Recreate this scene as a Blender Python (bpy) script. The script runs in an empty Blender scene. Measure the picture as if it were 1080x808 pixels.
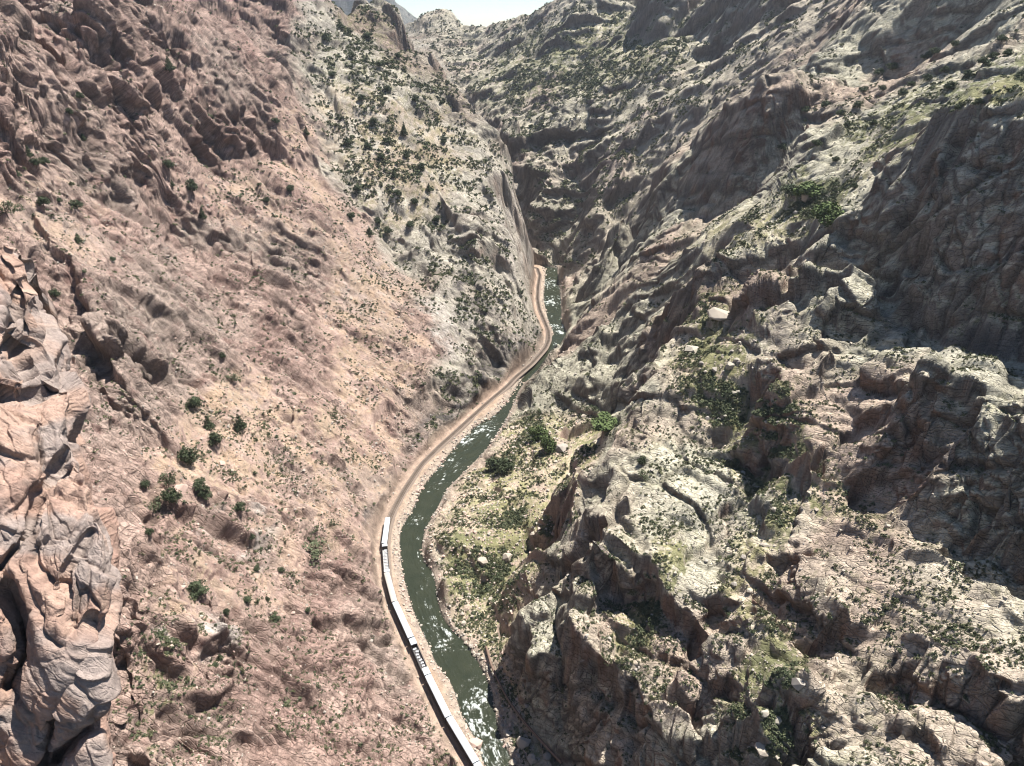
import bpy, bmesh, math, random
import numpy as np
from mathutils import Vector, Matrix
from mathutils.geometry import delaunay_2d_cdt
from concurrent.futures import ThreadPoolExecutor

random.seed(7)
RNG = np.random.default_rng(11)
F32 = np.float32
scene = bpy.context.scene
COL = scene.collection

# ------------------------------------------------------------------ the view
CAM_H = 270.0                     # the viewpoint is a high bridge over the river
PITCH = math.radians(26.5)
FPX = 748.0                       # focal length for a 1080 px wide picture
FS, FC = FPX*math.sin(PITCH), FPX*math.cos(PITCH)
CS, SN = math.cos(PITCH), math.sin(PITCH)

def at_y(px, py, y):
    """survey point: the direction of a sighted feature and its distance up the canyon"""
    u, v = px-540.0, py-404.0
    t = y/(FC - v*SN)
    return (u*t, y, CAM_H - t*(v*CS+FS))

def at_z(px, py, z):
    u, v = px-540.0, py-404.0
    t = (CAM_H-z)/(v*CS+FS)
    return (u*t, t*(FC - v*SN), z)

def sight(x, y, z):
    """bearing of world points, as picture coordinates of the survey"""
    d = CAM_H - z
    zz = y*CS + d*SN
    return 540.0 + FPX*x/zz, 404.0 + FPX*(d*CS - y*SN)/zz

# ------------------------------------------------------------------ noise
POOL = ThreadPoolExecutor(4)
def par(fn, P, *a):
    n = len(P)
    if n < 20000:
        return fn(P, *a)
    k = max(8, n//60000)
    idx = np.linspace(0, n, k+1).astype(int)
    out = list(POOL.map(lambda i: fn(P[idx[i]:idx[i+1]], *a), range(k)))
    return np.concatenate(out)

def _hash(ix, iy, iz, seed):
    h = (ix.astype(np.uint32)*np.uint32(374761393)) ^ (iy.astype(np.uint32)*np.uint32(668265263)) ^ (iz.astype(np.uint32)*np.uint32(2147483647+2)) ^ np.uint32((seed*2654435761) & 0xffffffff)
    h = (h ^ (h >> np.uint32(13)))*np.uint32(1274126177)
    h = (h ^ (h >> np.uint32(15)))*np.uint32(2246822519)
    return h ^ (h >> np.uint32(16))

def _vnoise(P, seed):
    i = np.floor(P).astype(np.int32)
    f = (P - i).astype(F32)
    w = f*f*f*(f*(f*6-15)+10)
    x0, y0, z0 = i[:, 0], i[:, 1], i[:, 2]
    r = 0
    for dx in (0, 1):
        wx = w[:, 0] if dx else 1-w[:, 0]
        for dy in (0, 1):
            wy = w[:, 1] if dy else 1-w[:, 1]
            for dz in (0, 1):
                wz = w[:, 2] if dz else 1-w[:, 2]
                h = _hash(x0+dx, y0+dy, z0+dz, seed).astype(F32)*F32(1/4294967296.0)
                r = r + h*(wx*wy*wz)
    return r*2-1

ROT = np.array(Matrix.Rotation(0.9, 3, Vector((.5, .7, .3)).normalized()), dtype=F32)
def _fbm(P, seed, octs, gain=.5):
    r = 0; a = 1.0; tot = 0
    for o in range(octs):
        r = r + a*_vnoise(P, seed+o*17); tot += a
        P = (P @ ROT)*F32(2.03); a *= gain
    return r/F32(tot)*F32(1.6)

def fbm(P, L, seed, octs=4, gain=.5):
    return par(lambda Q: _fbm((Q/F32(L)).astype(F32), seed, octs, gain), P)

def _facet(P, seed, bw, tilt):
    """broken rock: every cell is a tilted plane of its own; returns height, edge distance, cell random"""
    b = np.floor(P-F32(.5)).astype(np.int32)
    n = len(P)
    d1 = np.full(n, 9, F32); d2 = np.full(n, 9, F32); val = np.zeros(n, F32); val2 = np.zeros(n, F32); rnd = np.zeros(n, F32)
    for dx in (0, 1):
        for dy in (0, 1):
            for dz in (0, 1):
                cx, cy, cz = b[:, 0]+dx, b[:, 1]+dy, b[:, 2]+dz
                h = _hash(cx, cy, cz, seed)
                j = F32(1/1023.0)
                qx = P[:, 0]-(cx+F32(.08)+F32(.84)*(h & np.uint32(1023)).astype(F32)*j)
                qy = P[:, 1]-(cy+F32(.08)+F32(.84)*((h >> np.uint32(10)) & np.uint32(1023)).astype(F32)*j)
                qz = P[:, 2]-(cz+F32(.08)+F32(.84)*((h >> np.uint32(20)) & np.uint32(1023)).astype(F32)*j)
                d = qx*qx+qy*qy+qz*qz
                g = h*np.uint32(2654435761); g ^= g >> np.uint32(15)
                gx = (g & np.uint32(255)).astype(F32)/F32(127.5)-1
                gy = ((g >> np.uint32(8)) & np.uint32(255)).astype(F32)/F32(127.5)-1
                gz = ((g >> np.uint32(16)) & np.uint32(255)).astype(F32)/F32(127.5)-1
                o = ((g >> np.uint32(24)) & np.uint32(255)).astype(F32)/F32(255)
                v = F32(1.25)*(o-F32(.5)) + F32(tilt)*(gx*qx+gy*qy+gz*qz)
                near = d < d1
                nxt = ~near & (d < d2)
                val2 = np.where(near, val, np.where(nxt, v, val2))
                d2 = np.where(near, d1, np.minimum(d2, d))
                val = np.where(near, v, val); rnd = np.where(near, o, rnd)
                d1 = np.where(near, d, d1)
    ed = np.sqrt(d2)-np.sqrt(d1)
    t = np.clip(ed/bw, 0, 1)*F32(.5)+F32(.5)
    return np.stack([val*t+val2*(1-t), ed, rnd], 1)

def facet(P, frame, seed, bw=.16, tilt=.6):
    M = np.asarray(frame, dtype=F32)
    b = bw if isinstance(bw, np.ndarray) else np.full(len(P), bw, F32)
    return par(lambda Q: _facet((Q[:, :3] @ M.T).astype(F32), seed, Q[:, 3], tilt), np.concatenate([P, b[:, None].astype(F32)], 1))

def frame(n, L, e=None, Le=None, Lo=None):
    """rows of a sampling frame: cells L thick along n, Le long along e, Lo across"""
    n = Vector(n).normalized()
    e = Vector(e) if e else n.orthogonal()
    e = (e - n*e.dot(n)).normalized(); o = n.cross(e)
    Le = Le or L; Lo = Lo or Le
    return [list(n/L), list(e/Le), list(o/Lo)]

def sstep(a, b, x):
    t = np.clip((x-a)/(b-a), 0, 1)
    return t*t*(3-2*t)

def _cells(P, seed):
    """plan cells: the two nearest centres and the edge distance"""
    b = np.floor(P-F32(.5)).astype(np.int32); n_ = len(P)
    d1 = np.full(n_, 9, F32); d2 = np.full(n_, 9, F32); c1 = np.zeros((n_, 2), F32); c2 = np.zeros((n_, 2), F32)
    for dx in (0, 1):
        for dy in (0, 1):
            cx, cy = b[:, 0]+dx, b[:, 1]+dy
            h = _hash(cx, cy, cx*0, seed)
            q = np.stack([cx+F32(.08)+F32(.84)*(h & np.uint32(1023)).astype(F32)/F32(1023), cy+F32(.08)+F32(.84)*((h >> np.uint32(10)) & np.uint32(1023)).astype(F32)/F32(1023)], 1)
            d = ((P-q)**2).sum(1)
            near = d < d1; nxt = ~near & (d < d2)
            c2 = np.where(near[:, None], c1, np.where(nxt[:, None], q, c2)); d2 = np.where(near, d1, np.where(nxt, d, d2))
            c1 = np.where(near[:, None], q, c1); d1 = np.where(near, d, d1)
    return np.concatenate([c1, c2, (np.sqrt(d2)-np.sqrt(d1))[:, None]], 1)
QN = (1800, 1800); SUN_E = 5.0; SKY_E = .06; EXPO = 1.3; HAZE = .00004
# ------------------------------------------------------------------ survey lines of track and river
def sight_line(pts, z):
    w = sorted((at_z(a, b, z) for a, b in pts), key=lambda p: p[1])
    return np.array([p[1] for p in w]), np.array([p[0] for p in w])

TRACK_Z = 4.0
ty, tx = sight_line([(501,808),(499,804),(470.5,757.5),(449,712),(435,680),(431.5,672),(423,655),(415,635),(410,618),(408,603),(406.5,588),(406.3,573),(408,558),(411.5,546),
    (416,536),(427.5,515),(445,489),(465,469),(491,445.5),(514.6,424),(536,406),(543,398),(561,383),(575,367),(579,358),(578.5,349),(574,338),(569,326),
    (566.8,314.6),(567.5,302),(569.5,290),(566,281)], TRACK_Z)
bend_y, bend_x = np.array([850., 920, 1000, 1100, 1300]), np.array([16., -22, -80, -190, -420])
ty = np.concatenate([[40., 100, 150], ty, bend_y]); tx = np.concatenate([[34., 22, 6], tx, bend_x-8])
ly, lx = sight_line([(514,808),(506,780),(491.6,760),(486,740),(479,720),(462,700),(455,680),(445,660),(437,640),(431.5,620),(427,605),(425.5,590),(424,575),(424.6,560),(431,548),
    (437,540),(447,515),(467,490),(483,470),(503,450),(526,437),(538,421),(550,402),(566,381),(586,352),(580,340),(574.5,316),(577,281)], 0.)
ry, rx = sight_line([(542,808),(537,800),(528,780),(522,760),(520,740),(514.5,720),(504.5,700),(491.6,680),(471,660),(462,640),(459,620),(457,605),(444.5,590),(443.7,575),(447,560),
    (458,540),(471,515),(497,490),(516,470),(530,450),(541,437),(555,421),(567,402),(581,380),(597,352),(592,340),(591,316),(587,281)], 0.)
ly = np.concatenate([[40., 100, 150], ly, bend_y]); lx = np.concatenate([[42., 30, 12], lx, bend_x])
ry = np.concatenate([[40., 100, 150], ry, bend_y]); rx = np.concatenate([[64., 52, 30], rx, bend_x+18])
def smooth_fn(y, x):
    yy = np.arange(40, 1300, 2.0)
    xx = np.interp(yy, y, x)
    k = np.hanning(9); k /= k.sum()
    xs = np.convolve(np.pad(xx, 4, mode='edge'), k, 'valid')
    return lambda q: np.interp(q, yy, xs)
track_x, left_x, right_wide = smooth_fn(ty, tx), smooth_fn(ly, lx), smooth_fn(ry, rx)
right_x = lambda q: right_wide(q) - 11.0*np.exp(-((q-530)/44.0)**2)          # the spur pinches the river

# ------------------------------------------------------------------ survey of the canyon: spot heights and break lines
LINES = []          # each a list of (x, y, z)
def spots(*p):
    for q in p: LINES.append([at_y(*q)])
def line(*p):
    LINES.append([at_y(*q) for q in p])
def world(*p, chain=False):
    if chain: LINES.append(list(p))
    else:
        for q in p: LINES.append([q])

# floor
yy = [60, 110, 150, 185, 215, 245, 275, 305, 335, 365, 395, 430, 470, 510, 550, 600, 650, 700, 750, 800, 860, 930, 1010, 1120]
world(*[(float(track_x(y))-4, y, 4.0) for y in yy], chain=True)
world(*[(float(right_x(y))+2, y, 1.5) for y in yy], chain=True)
# left wall
spots((-120,0,400),(0,0,470),(100,0,570),(200,0,690),(-100,-60,420),(100,-70,640),(300,-60,960),
    (-150,100,330),(-180,205,270),(-90,215,290),(-20,235,325),(25,255,335),(0,100,420),(100,100,505),(0,200,362),(100,200,440),(300,200,605),
    (100,300,345),(200,300,425),(300,300,500),(400,300,560),
    (130,400,290),(200,400,340),(300,400,400),(400,400,455),(450,400,482),(480,400,497),
    (130,500,238),(200,500,275),(300,500,322),(400,500,375),
    (140,600,192),(200,600,218),(300,600,255),(385,600,292),
    (140,700,163),(200,700,178),(300,700,206),(390,700,232),
    (130,808,132),(200,808,143),(300,808,163),(400,808,183),(460,808,191))
# cliff under the pinkish ribs
line((130,40,560),(205,70,628),(240,78,655),(285,95,700))
line((130,95,535),(200,160,570),(240,172,600),(285,165,650))
spots((160,230,488),(240,215,560),(200,100,618))
# knobs lower on the left wall
line((60,200,405),(115,205,452)); line((65,225,385),(120,235,428))
line((140,90,545),(165,170,520),(185,245,505))
line((330,330,505),(360,370,470),(395,440,425))
line((230,330,425),(270,420,368),(320,500,330))
spots((455,445,448),(420,480,402))
line((430,470,425),(465,440,460),(510,400,515))
# gully between left wall and the grey spur
line((300,-20,930),(300,0,900),(322,60,850),(345,150,745),(375,220,672),(400,260,632),(450,312,575),(482,350,545),(500,392,527))
# grey spur
line((380,-30,1100),(400,0,1060),(440,20,985),(462,55,930),(480,90,885),(505,112,850),(520,130,830),(535,165,812),(545,200,793),(556,245,775),(563,285,762),(569,320,716),(573,345,668))
spots((350,0,985),(338,-25,1010),(318,-30,985),(366,12,975),(350,40,905),(400,40,945),(350,100,800),(400,100,808),(450,100,838),(400,200,690),(430,150,765),(480,200,715),(520,200,755),(500,160,785),
    (430,250,645),(470,300,590),(500,250,645),(540,250,690),(520,300,612),(545,330,606),(560,330,640),(500,350,556),(530,350,567),(552,362,578))
line((420,265,655),(470,270,640),(515,290,640)); line((425,285,628),(470,292,612),(510,318,600))
# hidden far reach of the gorge behind the spur
world((60,830,12),(40,890,8),(10,960,10),(-50,1040,12),(-160,1150,20),(-420,1330,30),(-40,870,60),(-110,945,90),(-230,1010,150),(-420,1120,260))
# far mountain
spots((580,0,1500),(640,-25,1400),(720,-45,1250),(800,-80,1000),(545,16,1600),(510,27,1750),(490,29,1800),
    (570,130,1080),(580,60,1270),(560,200,960),(620,170,930),(620,100,1050),(640,40,1250),(660,10,1330),(720,0,1180),(700,100,900),(700,170,745),
    (480,100,1350),(450,50,1650),(510,60,1560),(530,120,1180),(540,60,1450),(560,240,880),(600,262,830),
    (800,30,850),(850,60,715),(760,60,960),(760,110,790),(650,250,800),(660,215,720),(640,230,800),(640,280,730),(620,320,655))
line((530,150,1060),(570,165,990),(600,160,985)); line((530,185,1010),(570,195,950),(610,185,940))
line((640,140,960),(690,90,960),(740,55,985)); line((640,155,930),(690,108,915),(745,75,940))
line((690,25,1270),(740,15,1120)); line((690,40,1230),(740,32,1080))
# knob at the notch
line((443,26,1790),(450,12,1800),(466,8,1800),(478,18,1800),(485,30,1800)); line((440,40,1740),(465,34,1745),(488,36,1750))
world((-330,1900,255),(-120,2000,225),(60,1900,235),(300,1700,270),(600,1400,300),(-700,1500,330),(-500,900,330),(-480,600,330),(-520,300,320),(-500,100,300),(-300,40,250),
      (450,100,320),(500,300,310),(520,600,330),(480,900,310),(900,1000,340),(1100,100,330),(-1100,100,330),(-1200,1200,340),(0,2600,190),(-900,2600,230),(900,2600,250),
      (0,5000,150),(3000,3500,250),(6000,500,260),(-6000,500,300),(-4000,4500,250),(5000,9000,200),(0,10000,150),(-5000,10000,200),(0,9000,150),(1500,300,330),(-1500,300,330),(60,55,4),(-30,55,30),(130,55,110))
# blue peak far beyond
spots((350,-110,5200),(405,-6,5200),(425,9,5200),(441,22,5200),(470,40,5000),(380,-55,5200)); world((-2600,5400,400),(-500,4300,160),(-900,6500,250))
# right side far to near
line((720,-60,1150),(800,-70,1000),(900,-60,820),(940,-40,690),(1000,-60,640),(1080,-70,560),(1200,-80,470))
line((905,12,665),(925,-8,655),(1000,-30,600),(1080,-35,545),(1180,-40,470)); line((895,72,608),(910,74,600),(960,70,570),(1020,47,525),(1080,32,488),(1180,10,440))
spots((1000,90,430),(1080,80,390),(1180,60,350),(900,130,480),(960,110,450),(880,100,560),(840,95,610))
line((718,165,655),(745,132,625),(775,112,600),(800,92,585),(835,85,570)); line((712,220,602),(745,212,570),(790,196,545),(815,165,548),(838,130,548))
line((700,60,1010),(722,5,1120)); line((698,38,1100),(722,33,1085))
spots((890,180,400),(850,220,402),(800,220,450),(760,250,462),(700,250,560),(850,160,470),(930,160,390))
line((640,205,800),(660,255,735),(670,275,690)); line((625,215,830),(640,262,778))
line((862,262,352),(900,235,345),(945,195,338),(975,160,330),(1012,124,318),(1050,130,300),(1085,150,280),(1180,160,240))
line((870,280,318),(920,289,300),(960,299,287),(992,308,275),(1040,310,258),(1080,314,245),(1180,330,205))
spots((1000,110,360),(1080,110,320),(985,290,281),(1010,240,285))
# right middle
line((655,300,548),(690,290,505),(735,287,455)); line((660,325,500),(690,322,472),(735,318,432))
line((742,282,412),(765,272,408),(792,280,392)); line((742,320,384),(765,322,380),(790,315,378))
spots((640,330,505),(690,345,440),(720,345,402),(760,345,352),(620,300,668),(600,300,735),(720,270,480))
# second ridge by the river
line((546,431,476),(558,405,488),(575,383,506),(600,368,518),(625,358,520),(655,350,490)); line((544,443,468),(560,438,462),(580,440,458),(600,440,450),(625,432,440),(650,425,430))
line((600,395,478),(640,385,462),(668,372,445))
spots((585,360,560),(605,345,600))
# riverside shelf
spots((640,450,406),(620,480,378),(580,470,402),(560,500,376),(540,520,362),(600,520,345),(560,560,322),(575,600,298),(540,600,302),(520,560,326),(500,600,306),(510,640,277))
LINES.append([at_z(452,566,11.), at_z(452,576,12.), at_z(458,594,12.), at_z(467,607,11.)]); LINES.append([at_z(446,572,1.5), at_z(450,592,1.5), at_z(458,608,1.5), at_z(466,617,1.5)]); world(at_z(490,572,13.), at_z(480,550,9.), at_z(505,585,11.))
line((540,655,262),(530,680,247),(535,705,232),(545,735,219),(575,770,202),(612,812,184))
# foreground ridge : cliff tops, ribs, gullies
line((687,404,322),(683,432,308),(672,449,298),(660,472,287),(650,486,279),(648,510,266),(636,545,246),(624,556,236),(640,574,226),(662,590,220),(690,586,219))
line((673,402,352),(656,432,345),(636,447,350),(622,468,338),(612,500,312),(598,540,286),(585,575,276))
line((612,600,231),(640,624,221),(668,634,216))
line((596,612,240),(557,640,237),(590,668,214),(625,705,196),(655,745,183),(694,769,166),(745,808,150),(800,850,136))
spots((615,650,213),(622,690,198),(680,730,178))
line((697,582,223),(668,650,208),(646,712,193))
line((581,672,226),(597,705,209),(607,742,196))
line((704,600,214),(690,650,201),(676,700,187)); line((725,620,206),(735,690,181),(760,770,158))
spots((700,500,262),(700,540,242),(730,560,232),(760,400,306),(760,470,275),(800,430,285),(800,500,250),(770,560,232),(820,560,210),(790,620,193),(812,640,182),(760,660,190),(720,440,296),(720,400,316),(700,370,372))
spots((800,680,172),(780,740,158),(810,790,137),(840,740,146))
# right cliffs
line((796,300,352),(812,286,352),(835,278,350),(862,284,345),(905,300,318),(932,302,308)); line((792,352,318),(815,378,298),(850,366,290),(900,346,292),(935,326,295))
line((838,388,285),(868,362,283),(930,352,275),(1000,356,258),(1080,375,225),(1160,390,200)); line((826,424,262),(850,454,247),(890,503,220),(940,527,203))
spots((930,420,243),(880,430,252),(1000,330,268),(1080,340,240))
line((985,412,222),(1010,405,216),(1045,422,205),(1080,442,190),(1160,470,170)); line((946,530,199),(1000,545,187),(1080,592,162),(1160,640,140))
spots((960,470,218),(1000,380,240))
def on_slab(px, py, back=0.0):           # the great tilted slab: one plane
    u, v = px-540.0, py-404.0
    return (px, py, 203.7/(.537*u+.049*(FC-v*SN)+.842*(v*CS+FS))*(FC-v*SN)+back)
spots(*[on_slab(a, b) for a, b in ((850,560),(880,560),(910,560),(940,555),(850,600),(880,600),(910,600),(940,595),(972,572),(1000,582),(960,622),(1000,622),(1040,622),(1078,642),(930,630),(970,660),(1010,660),(1050,670),(1085,690),(1000,690),(1045,708),(1090,735),(1140,760),(1140,700))])
line(*[on_slab(a, b) for a, b in ((836,575),(840,612),(852,648),(880,670),(903,645),(917,640),(945,688),(985,704),(1030,714),(1085,762),(1150,820))])
line(*[on_slab(a, b, 4.5) for a, b in ((826,600),(832,640),(846,670),(880,694),(908,672),(924,664),(945,714),(985,734),(1030,748),(1080,798),(1140,850))])
spots(*[on_slab(a, b, 1.5) for a, b in ((880,745),(915,745),(880,800),(930,785),(965,808),(900,830),(1000,840))])
spots((860,808,134),(1080,880,92),(900,900,105),(760,900,120))
line((56,296,338),(66,380,289),(94,404,281),(88,450,254),(104,512,222),(123,560,200),(133,610,182),(122,660,168),(114,700,160),(124,760,143),(122,812,130),(130,900,112))
spots((-100,400,235),(0,500,185),(0,600,158),(0,700,135),(50,808,118),(-150,600,145),(0,900,98),(60,1000,88))

pts = [p for l in LINES for p in l]
# keep the points apart and in front of the view; chart coordinates (x/y, log y)
def chart(x, y): return x/y, np.log(y)
ch = []; edges = []; zs = []
for l in LINES:
    prev = None
    for (x, y, z) in l:
        if y < 50: y = 50.0
        a, b = chart(x, y)
        ch.append(Vector((a, b))); zs.append(z)
        if prev is not None: edges.append((prev, len(ch)-1))
        prev = len(ch)-1
# rim of the chart
for b in np.linspace(math.log(45), math.log(14000), 12):
    for a in (-3.2, 3.2):
        ch.append(Vector((a, b))); zs.append(310.0 if b < 7 else 250.0)
for a in np.linspace(-3.2, 3.2, 12):
    ch.append(Vector((a, math.log(14000)+.01))); zs.append(180.0)
    ch.append(Vector((a, math.log(45)-.01))); zs.append(min(300, 5+abs(a*45-50)*1.3))
V, E, Fc, ov, oe, of = delaunay_2d_cdt(ch, edges, [], 0, 1e-6)
vz = np.zeros(len(V)); 
for i, src in enumerate(ov):
    if src: vz[i] = np.mean([zs[k] for k in src])
    else: vz[i] = np.nan
Va = np.array([[v.x, v.y] for v in V])
for i in np.where(np.isnan(vz))[0]:          # crossings of two break lines
    d = ((Va-Va[i])**2).sum(1); d[np.isnan(vz)] = 9
    k = np.argsort(d)[:2]; vz[i] = vz[k].mean()
NA, NB = 1500, 1100
A0, A1, B0, B1 = -3.2, 3.2, math.log(46), math.log(13900)
# chart columns are finer in the middle
GA = np.linspace(A0, A1, NA); GB = np.linspace(B0, B1, NB)
HM = np.full((NB, NA), 250.0)
for f in Fc:
    (ax, ay), (bx, by), (cx, cy) = Va[f[0]], Va[f[1]], Va[f[2]]
    i0, i1 = np.searchsorted(GA, min(ax, bx, cx)), np.searchsorted(GA, max(ax, bx, cx), 'right')
    j0, j1 = np.searchsorted(GB, min(ay, by, cy)), np.searchsorted(GB, max(ay, by, cy), 'right')
    if i1 <= i0 or j1 <= j0: continue
    X, Y = np.meshgrid(GA[i0:i1], GB[j0:j1])
    det = (by-cy)*(ax-cx)+(cx-bx)*(ay-cy)
    if abs(det) < 1e-12: continue
    w0 = ((by-cy)*(X-cx)+(cx-bx)*(Y-cy))/det; w1 = ((cy-ay)*(X-cx)+(ax-cx)*(Y-cy))/det; w2 = 1-w0-w1
    m = (w0 >= -1e-6) & (w1 >= -1e-6) & (w2 >= -1e-6)
    z = w0*vz[f[0]]+w1*vz[f[1]]+w2*vz[f[2]]
    HM[j0:j1, i0:i1][m] = z[m]
def blur(H, s):
    r = int(3*s); k = np.exp(-np.arange(-r, r+1)**2/(2*s*s)); k /= k.sum()
    for ax in (0, 1):
        Hp = np.pad(H, [(r, r) if i == ax else (0, 0) for i in (0, 1)], mode='edge')
        H = sum(k[i]*np.take(Hp, np.arange(i, i+H.shape[ax]), axis=ax) for i in range(2*r+1))
    return H
HM = blur(HM, .9)
ga, gb = np.meshgrid(GA, np.exp(GB))
def reach(H, r, fn):
    for ax in (0, 1):
        o_ = H
        for d_ in range(1, r+1):
            o_ = fn(o_, fn(np.roll(H, d_, ax), np.roll(H, -d_, ax)))
        H = o_
    return H
right_side = np.clip((ga*gb-right_x(gb)-6)/10, 0, 1)*np.clip((HM-8)/10, 0, 1)
left_side = np.clip((track_x(gb)-8-ga*gb)/10, 0, 1)*np.clip((HM-8)/10, 0, 1)
for it in range(1):                      # steep ground breaks into cliffs with a brink and a foot
    lo, hi = reach(HM, 5, np.minimum), reach(HM, 5, np.maximum)
    tt = (HM-lo)/np.maximum(hi-lo, .01)
    steepness = (hi-lo)/(11*.0048*gb)
    kc = sstep(1.0, 1.7, steepness)*(1-.85*sstep(420, 580, gb))*np.maximum(right_side, .6*left_side)*(gb < 1500)
    HM = HM + kc*((lo+(hi-lo)*sstep(.2, .8, tt))-HM)
sharp = np.clip(.3*(HM-blur(HM, 9)), -6, 6)*np.clip((ga*gb-right_x(gb)-25)/20, 0, 1)*np.clip((760-gb)/150, 0, 1)*(gb > 105)
HM = (HM + sharp).astype(F32)

def base_h(x, y):
    a = np.clip((x/y-A0)/(A1-A0)*(NA-1), 0, NA-1.001); b = np.clip((np.log(y)-B0)/(B1-B0)*(NB-1), 0, NB-1.001)
    i, j = a.astype(np.int32), b.astype(np.int32); fa, fb = a-i, b-j
    return (HM[j, i]*(1-fa)+HM[j, i+1]*fa)*(1-fb)+(HM[j+1, i]*(1-fa)+HM[j+1, i+1]*fa)*fb

def corridor(x, y, z):
    """cut of track bench, banks and river bed into the rough ground; also the distance to them"""
    t, l, r = track_x(y), left_x(y), right_x(y)
    inside = (y < 1200)
    dt = np.where(inside, x-t, 1e3); dl = np.where(inside, x-l, 1e3); dr = np.where(inside, x-r, 1e3)
    return dt, dl, dr
NCOL, NROW = QN
# ------------------------------------------------------------------ the sampled ground sheet
ac = np.concatenate([np.linspace(-3.0, -1.2, 60, endpoint=False), np.linspace(-1.2, 1.2, NCOL), np.linspace(1.2, 3.0, 61)[1:]]).astype(F32)
NC = len(ac)
nb = 2600
bb = np.linspace(math.log(50), math.log(7000), nb).astype(F32)
AA, BB = np.meshgrid(ac, bb)
YY = np.exp(BB); XX = AA*YY
def warped(x, y):
    s = x.shape
    Q = np.stack([x.ravel(), y.ravel(), np.zeros(x.size, F32)], 1).astype(F32)
    k = np.clip((y-70)/250, .12, 1.2)
    wx = (fbm(Q, 34, 5, 3)*4.0).reshape(s); wy = (fbm(Q+777, 34, 9, 3)*4.5).reshape(s)
    big = np.clip((y-500)/600, 0, 1)
    wx += big*(fbm(Q, 120, 15, 3)*14).reshape(s); wy += big*(fbm(Q+333, 120, 19, 3)*16).reshape(s)
    return x+wx*k, y+wy*k
def planes(x, y, L, Lo, seed):
    """the ground broken into flat faces, one to a cell"""
    F_ = np.array([[.8/L, .6/L], [-.6/Lo, .8/Lo]], F32); I_ = np.linalg.inv(F_).astype(F32)
    xy = np.stack([x.ravel(), y.ravel(), np.zeros(x.size, F32)], 1).astype(F32)
    wv = np.stack([fbm(xy, L*1.3, seed+31, 2), fbm(xy+55, L*1.3, seed+37, 2)], 1)*F32(L*.16)
    r_ = par(lambda Q: _cells(Q, seed), ((xy[:, :2]+wv) @ F_.T).astype(F32))
    out = []
    for k_ in (0, 2):
        c_ = r_[:, k_:k_+2] @ I_.T
        cy_ = np.maximum(c_[:, 1], 48); e_ = F32(.3*L)
        h0 = base_h(c_[:, 0], cy_)
        gx = (base_h(c_[:, 0]+e_, cy_)-base_h(c_[:, 0]-e_, cy_))/(2*e_); gy = (base_h(c_[:, 0], cy_+e_)-base_h(c_[:, 0], np.maximum(cy_-e_, 48)))/(2*e_)
        gx, gy = np.clip(gx, -2.2, 2.2), np.clip(gy, -2.2, 2.2)
        out.append(h0+gx*(xy[:, 0]-c_[:, 0])+gy*(xy[:, 1]-c_[:, 1]))
    bw_ = np.clip(2.2*np.sqrt(xy[:, 0]**2+xy[:, 1]**2+3e4)/750/L, .03, .4)
    t_ = np.clip(r_[:, 4]/bw_, 0, 1)*.5+.5
    return (out[0]*t_+out[1]*(1-t_)).reshape(x.shape)
def ground(x, y, broken=False):
    wx, wy = warped(x, y)
    y_ = np.maximum(wy, 47)
    h = base_h(wx, y_)
    if broken:
        sd_ = np.clip((x-right_x(y)-8)/12, 0, 1) + .95*np.clip((track_x(y)-8-x)/12, 0, 1)
        far_ = sstep(500, 700, y)
        pl_ = planes(x, y, 11., 19., 3)*(1-far_) + planes(x, y, 26., 44., 5)*far_
        ps_ = planes(x, y, 30., 52., 7)
        lim = 7+.006*y
        h = h + np.clip(.55*(pl_-h)+.35*(ps_-h), -lim*1.2, lim)*np.clip(sd_, 0, 1)*np.clip((2400-y)/600, 0, 1)*np.clip((y-55)/20, 0, 1)
    # benches and risers
    Q2 = np.stack([x.ravel(), y.ravel(), h.ravel()], 1).astype(F32)
    rgt = np.clip((x-right_x(y)-14)/14, 0, 1)*np.clip((h-16)/14, 0, 1)*np.clip((2000-y)/500, 0, 1)*np.clip((y-60)/40, 0, 1)
    lft = np.clip((track_x(y)-14-x)/14, 0, 1)*np.clip((h-14)/14, 0, 1)*np.clip((1500-y)/400, 0, 1)
    far_k = sstep(650, 900, y)
    nz_ = fbm(Q2*np.array([1, 1, .5], F32), 55, 23, 4).reshape(x.shape)
    st = np.clip(fbm(Q2, 70, 27, 3).reshape(x.shape)*.8+.75, .15, 1.0)
    for per, tilt, kk_, off in ((26., (.30, .12), .14, 0.), (9.5, (.22, -.25), .30, 7.)):
        per = per*(1+.5*far_k)
        u_ = (h + tilt[0]*x*np.sign(rgt-.5*(lft > 0)+1e-6) + tilt[1]*y)/per + nz_*(1.3 if off == 0 else 1.9)+off
        f_ = u_-np.floor(u_)
        stair = np.where(f_ < .62, f_*.40, .248+(f_-.62)*1.979)
        h = h + per*(stair-f_)*kk_*st*np.maximum(rgt, .4*lft)
    dt, dl, dr = corridor(x, y, h)
    # distance outside the strip from track bench to right bank
    out = np.maximum(np.maximum(-dt-3.6, dr-1.0), 0)
    bl = np.where(dr > 0, 3.0, 5.5)
    k = sstep(0, 1, out/bl)
    flat = np.where(dl < -1, 3.4-2.2*sstep(-9, -1, dl), np.where(dr < 0, -1.6, 1.2))
    flat = np.where((dl > -3) & (dl < 1), 1.2-2.8*sstep(-3, 1, dl), flat)
    flat = np.where((dr > -1.5) & (dr < 3), -1.6+2.8*sstep(-1.5, 2, dr), flat)
    return np.where(out < bl, flat*(1-k)+np.maximum(h, 1.5)*k, h), out
ZZ, _ = ground(XX, YY)
dist = np.sqrt(XX**2+YY**2+(ZZ-CAM_H)**2)
dx = np.diff(XX, axis=0); dy = np.diff(YY, axis=0); dz = np.diff(ZZ, axis=0)
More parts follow.
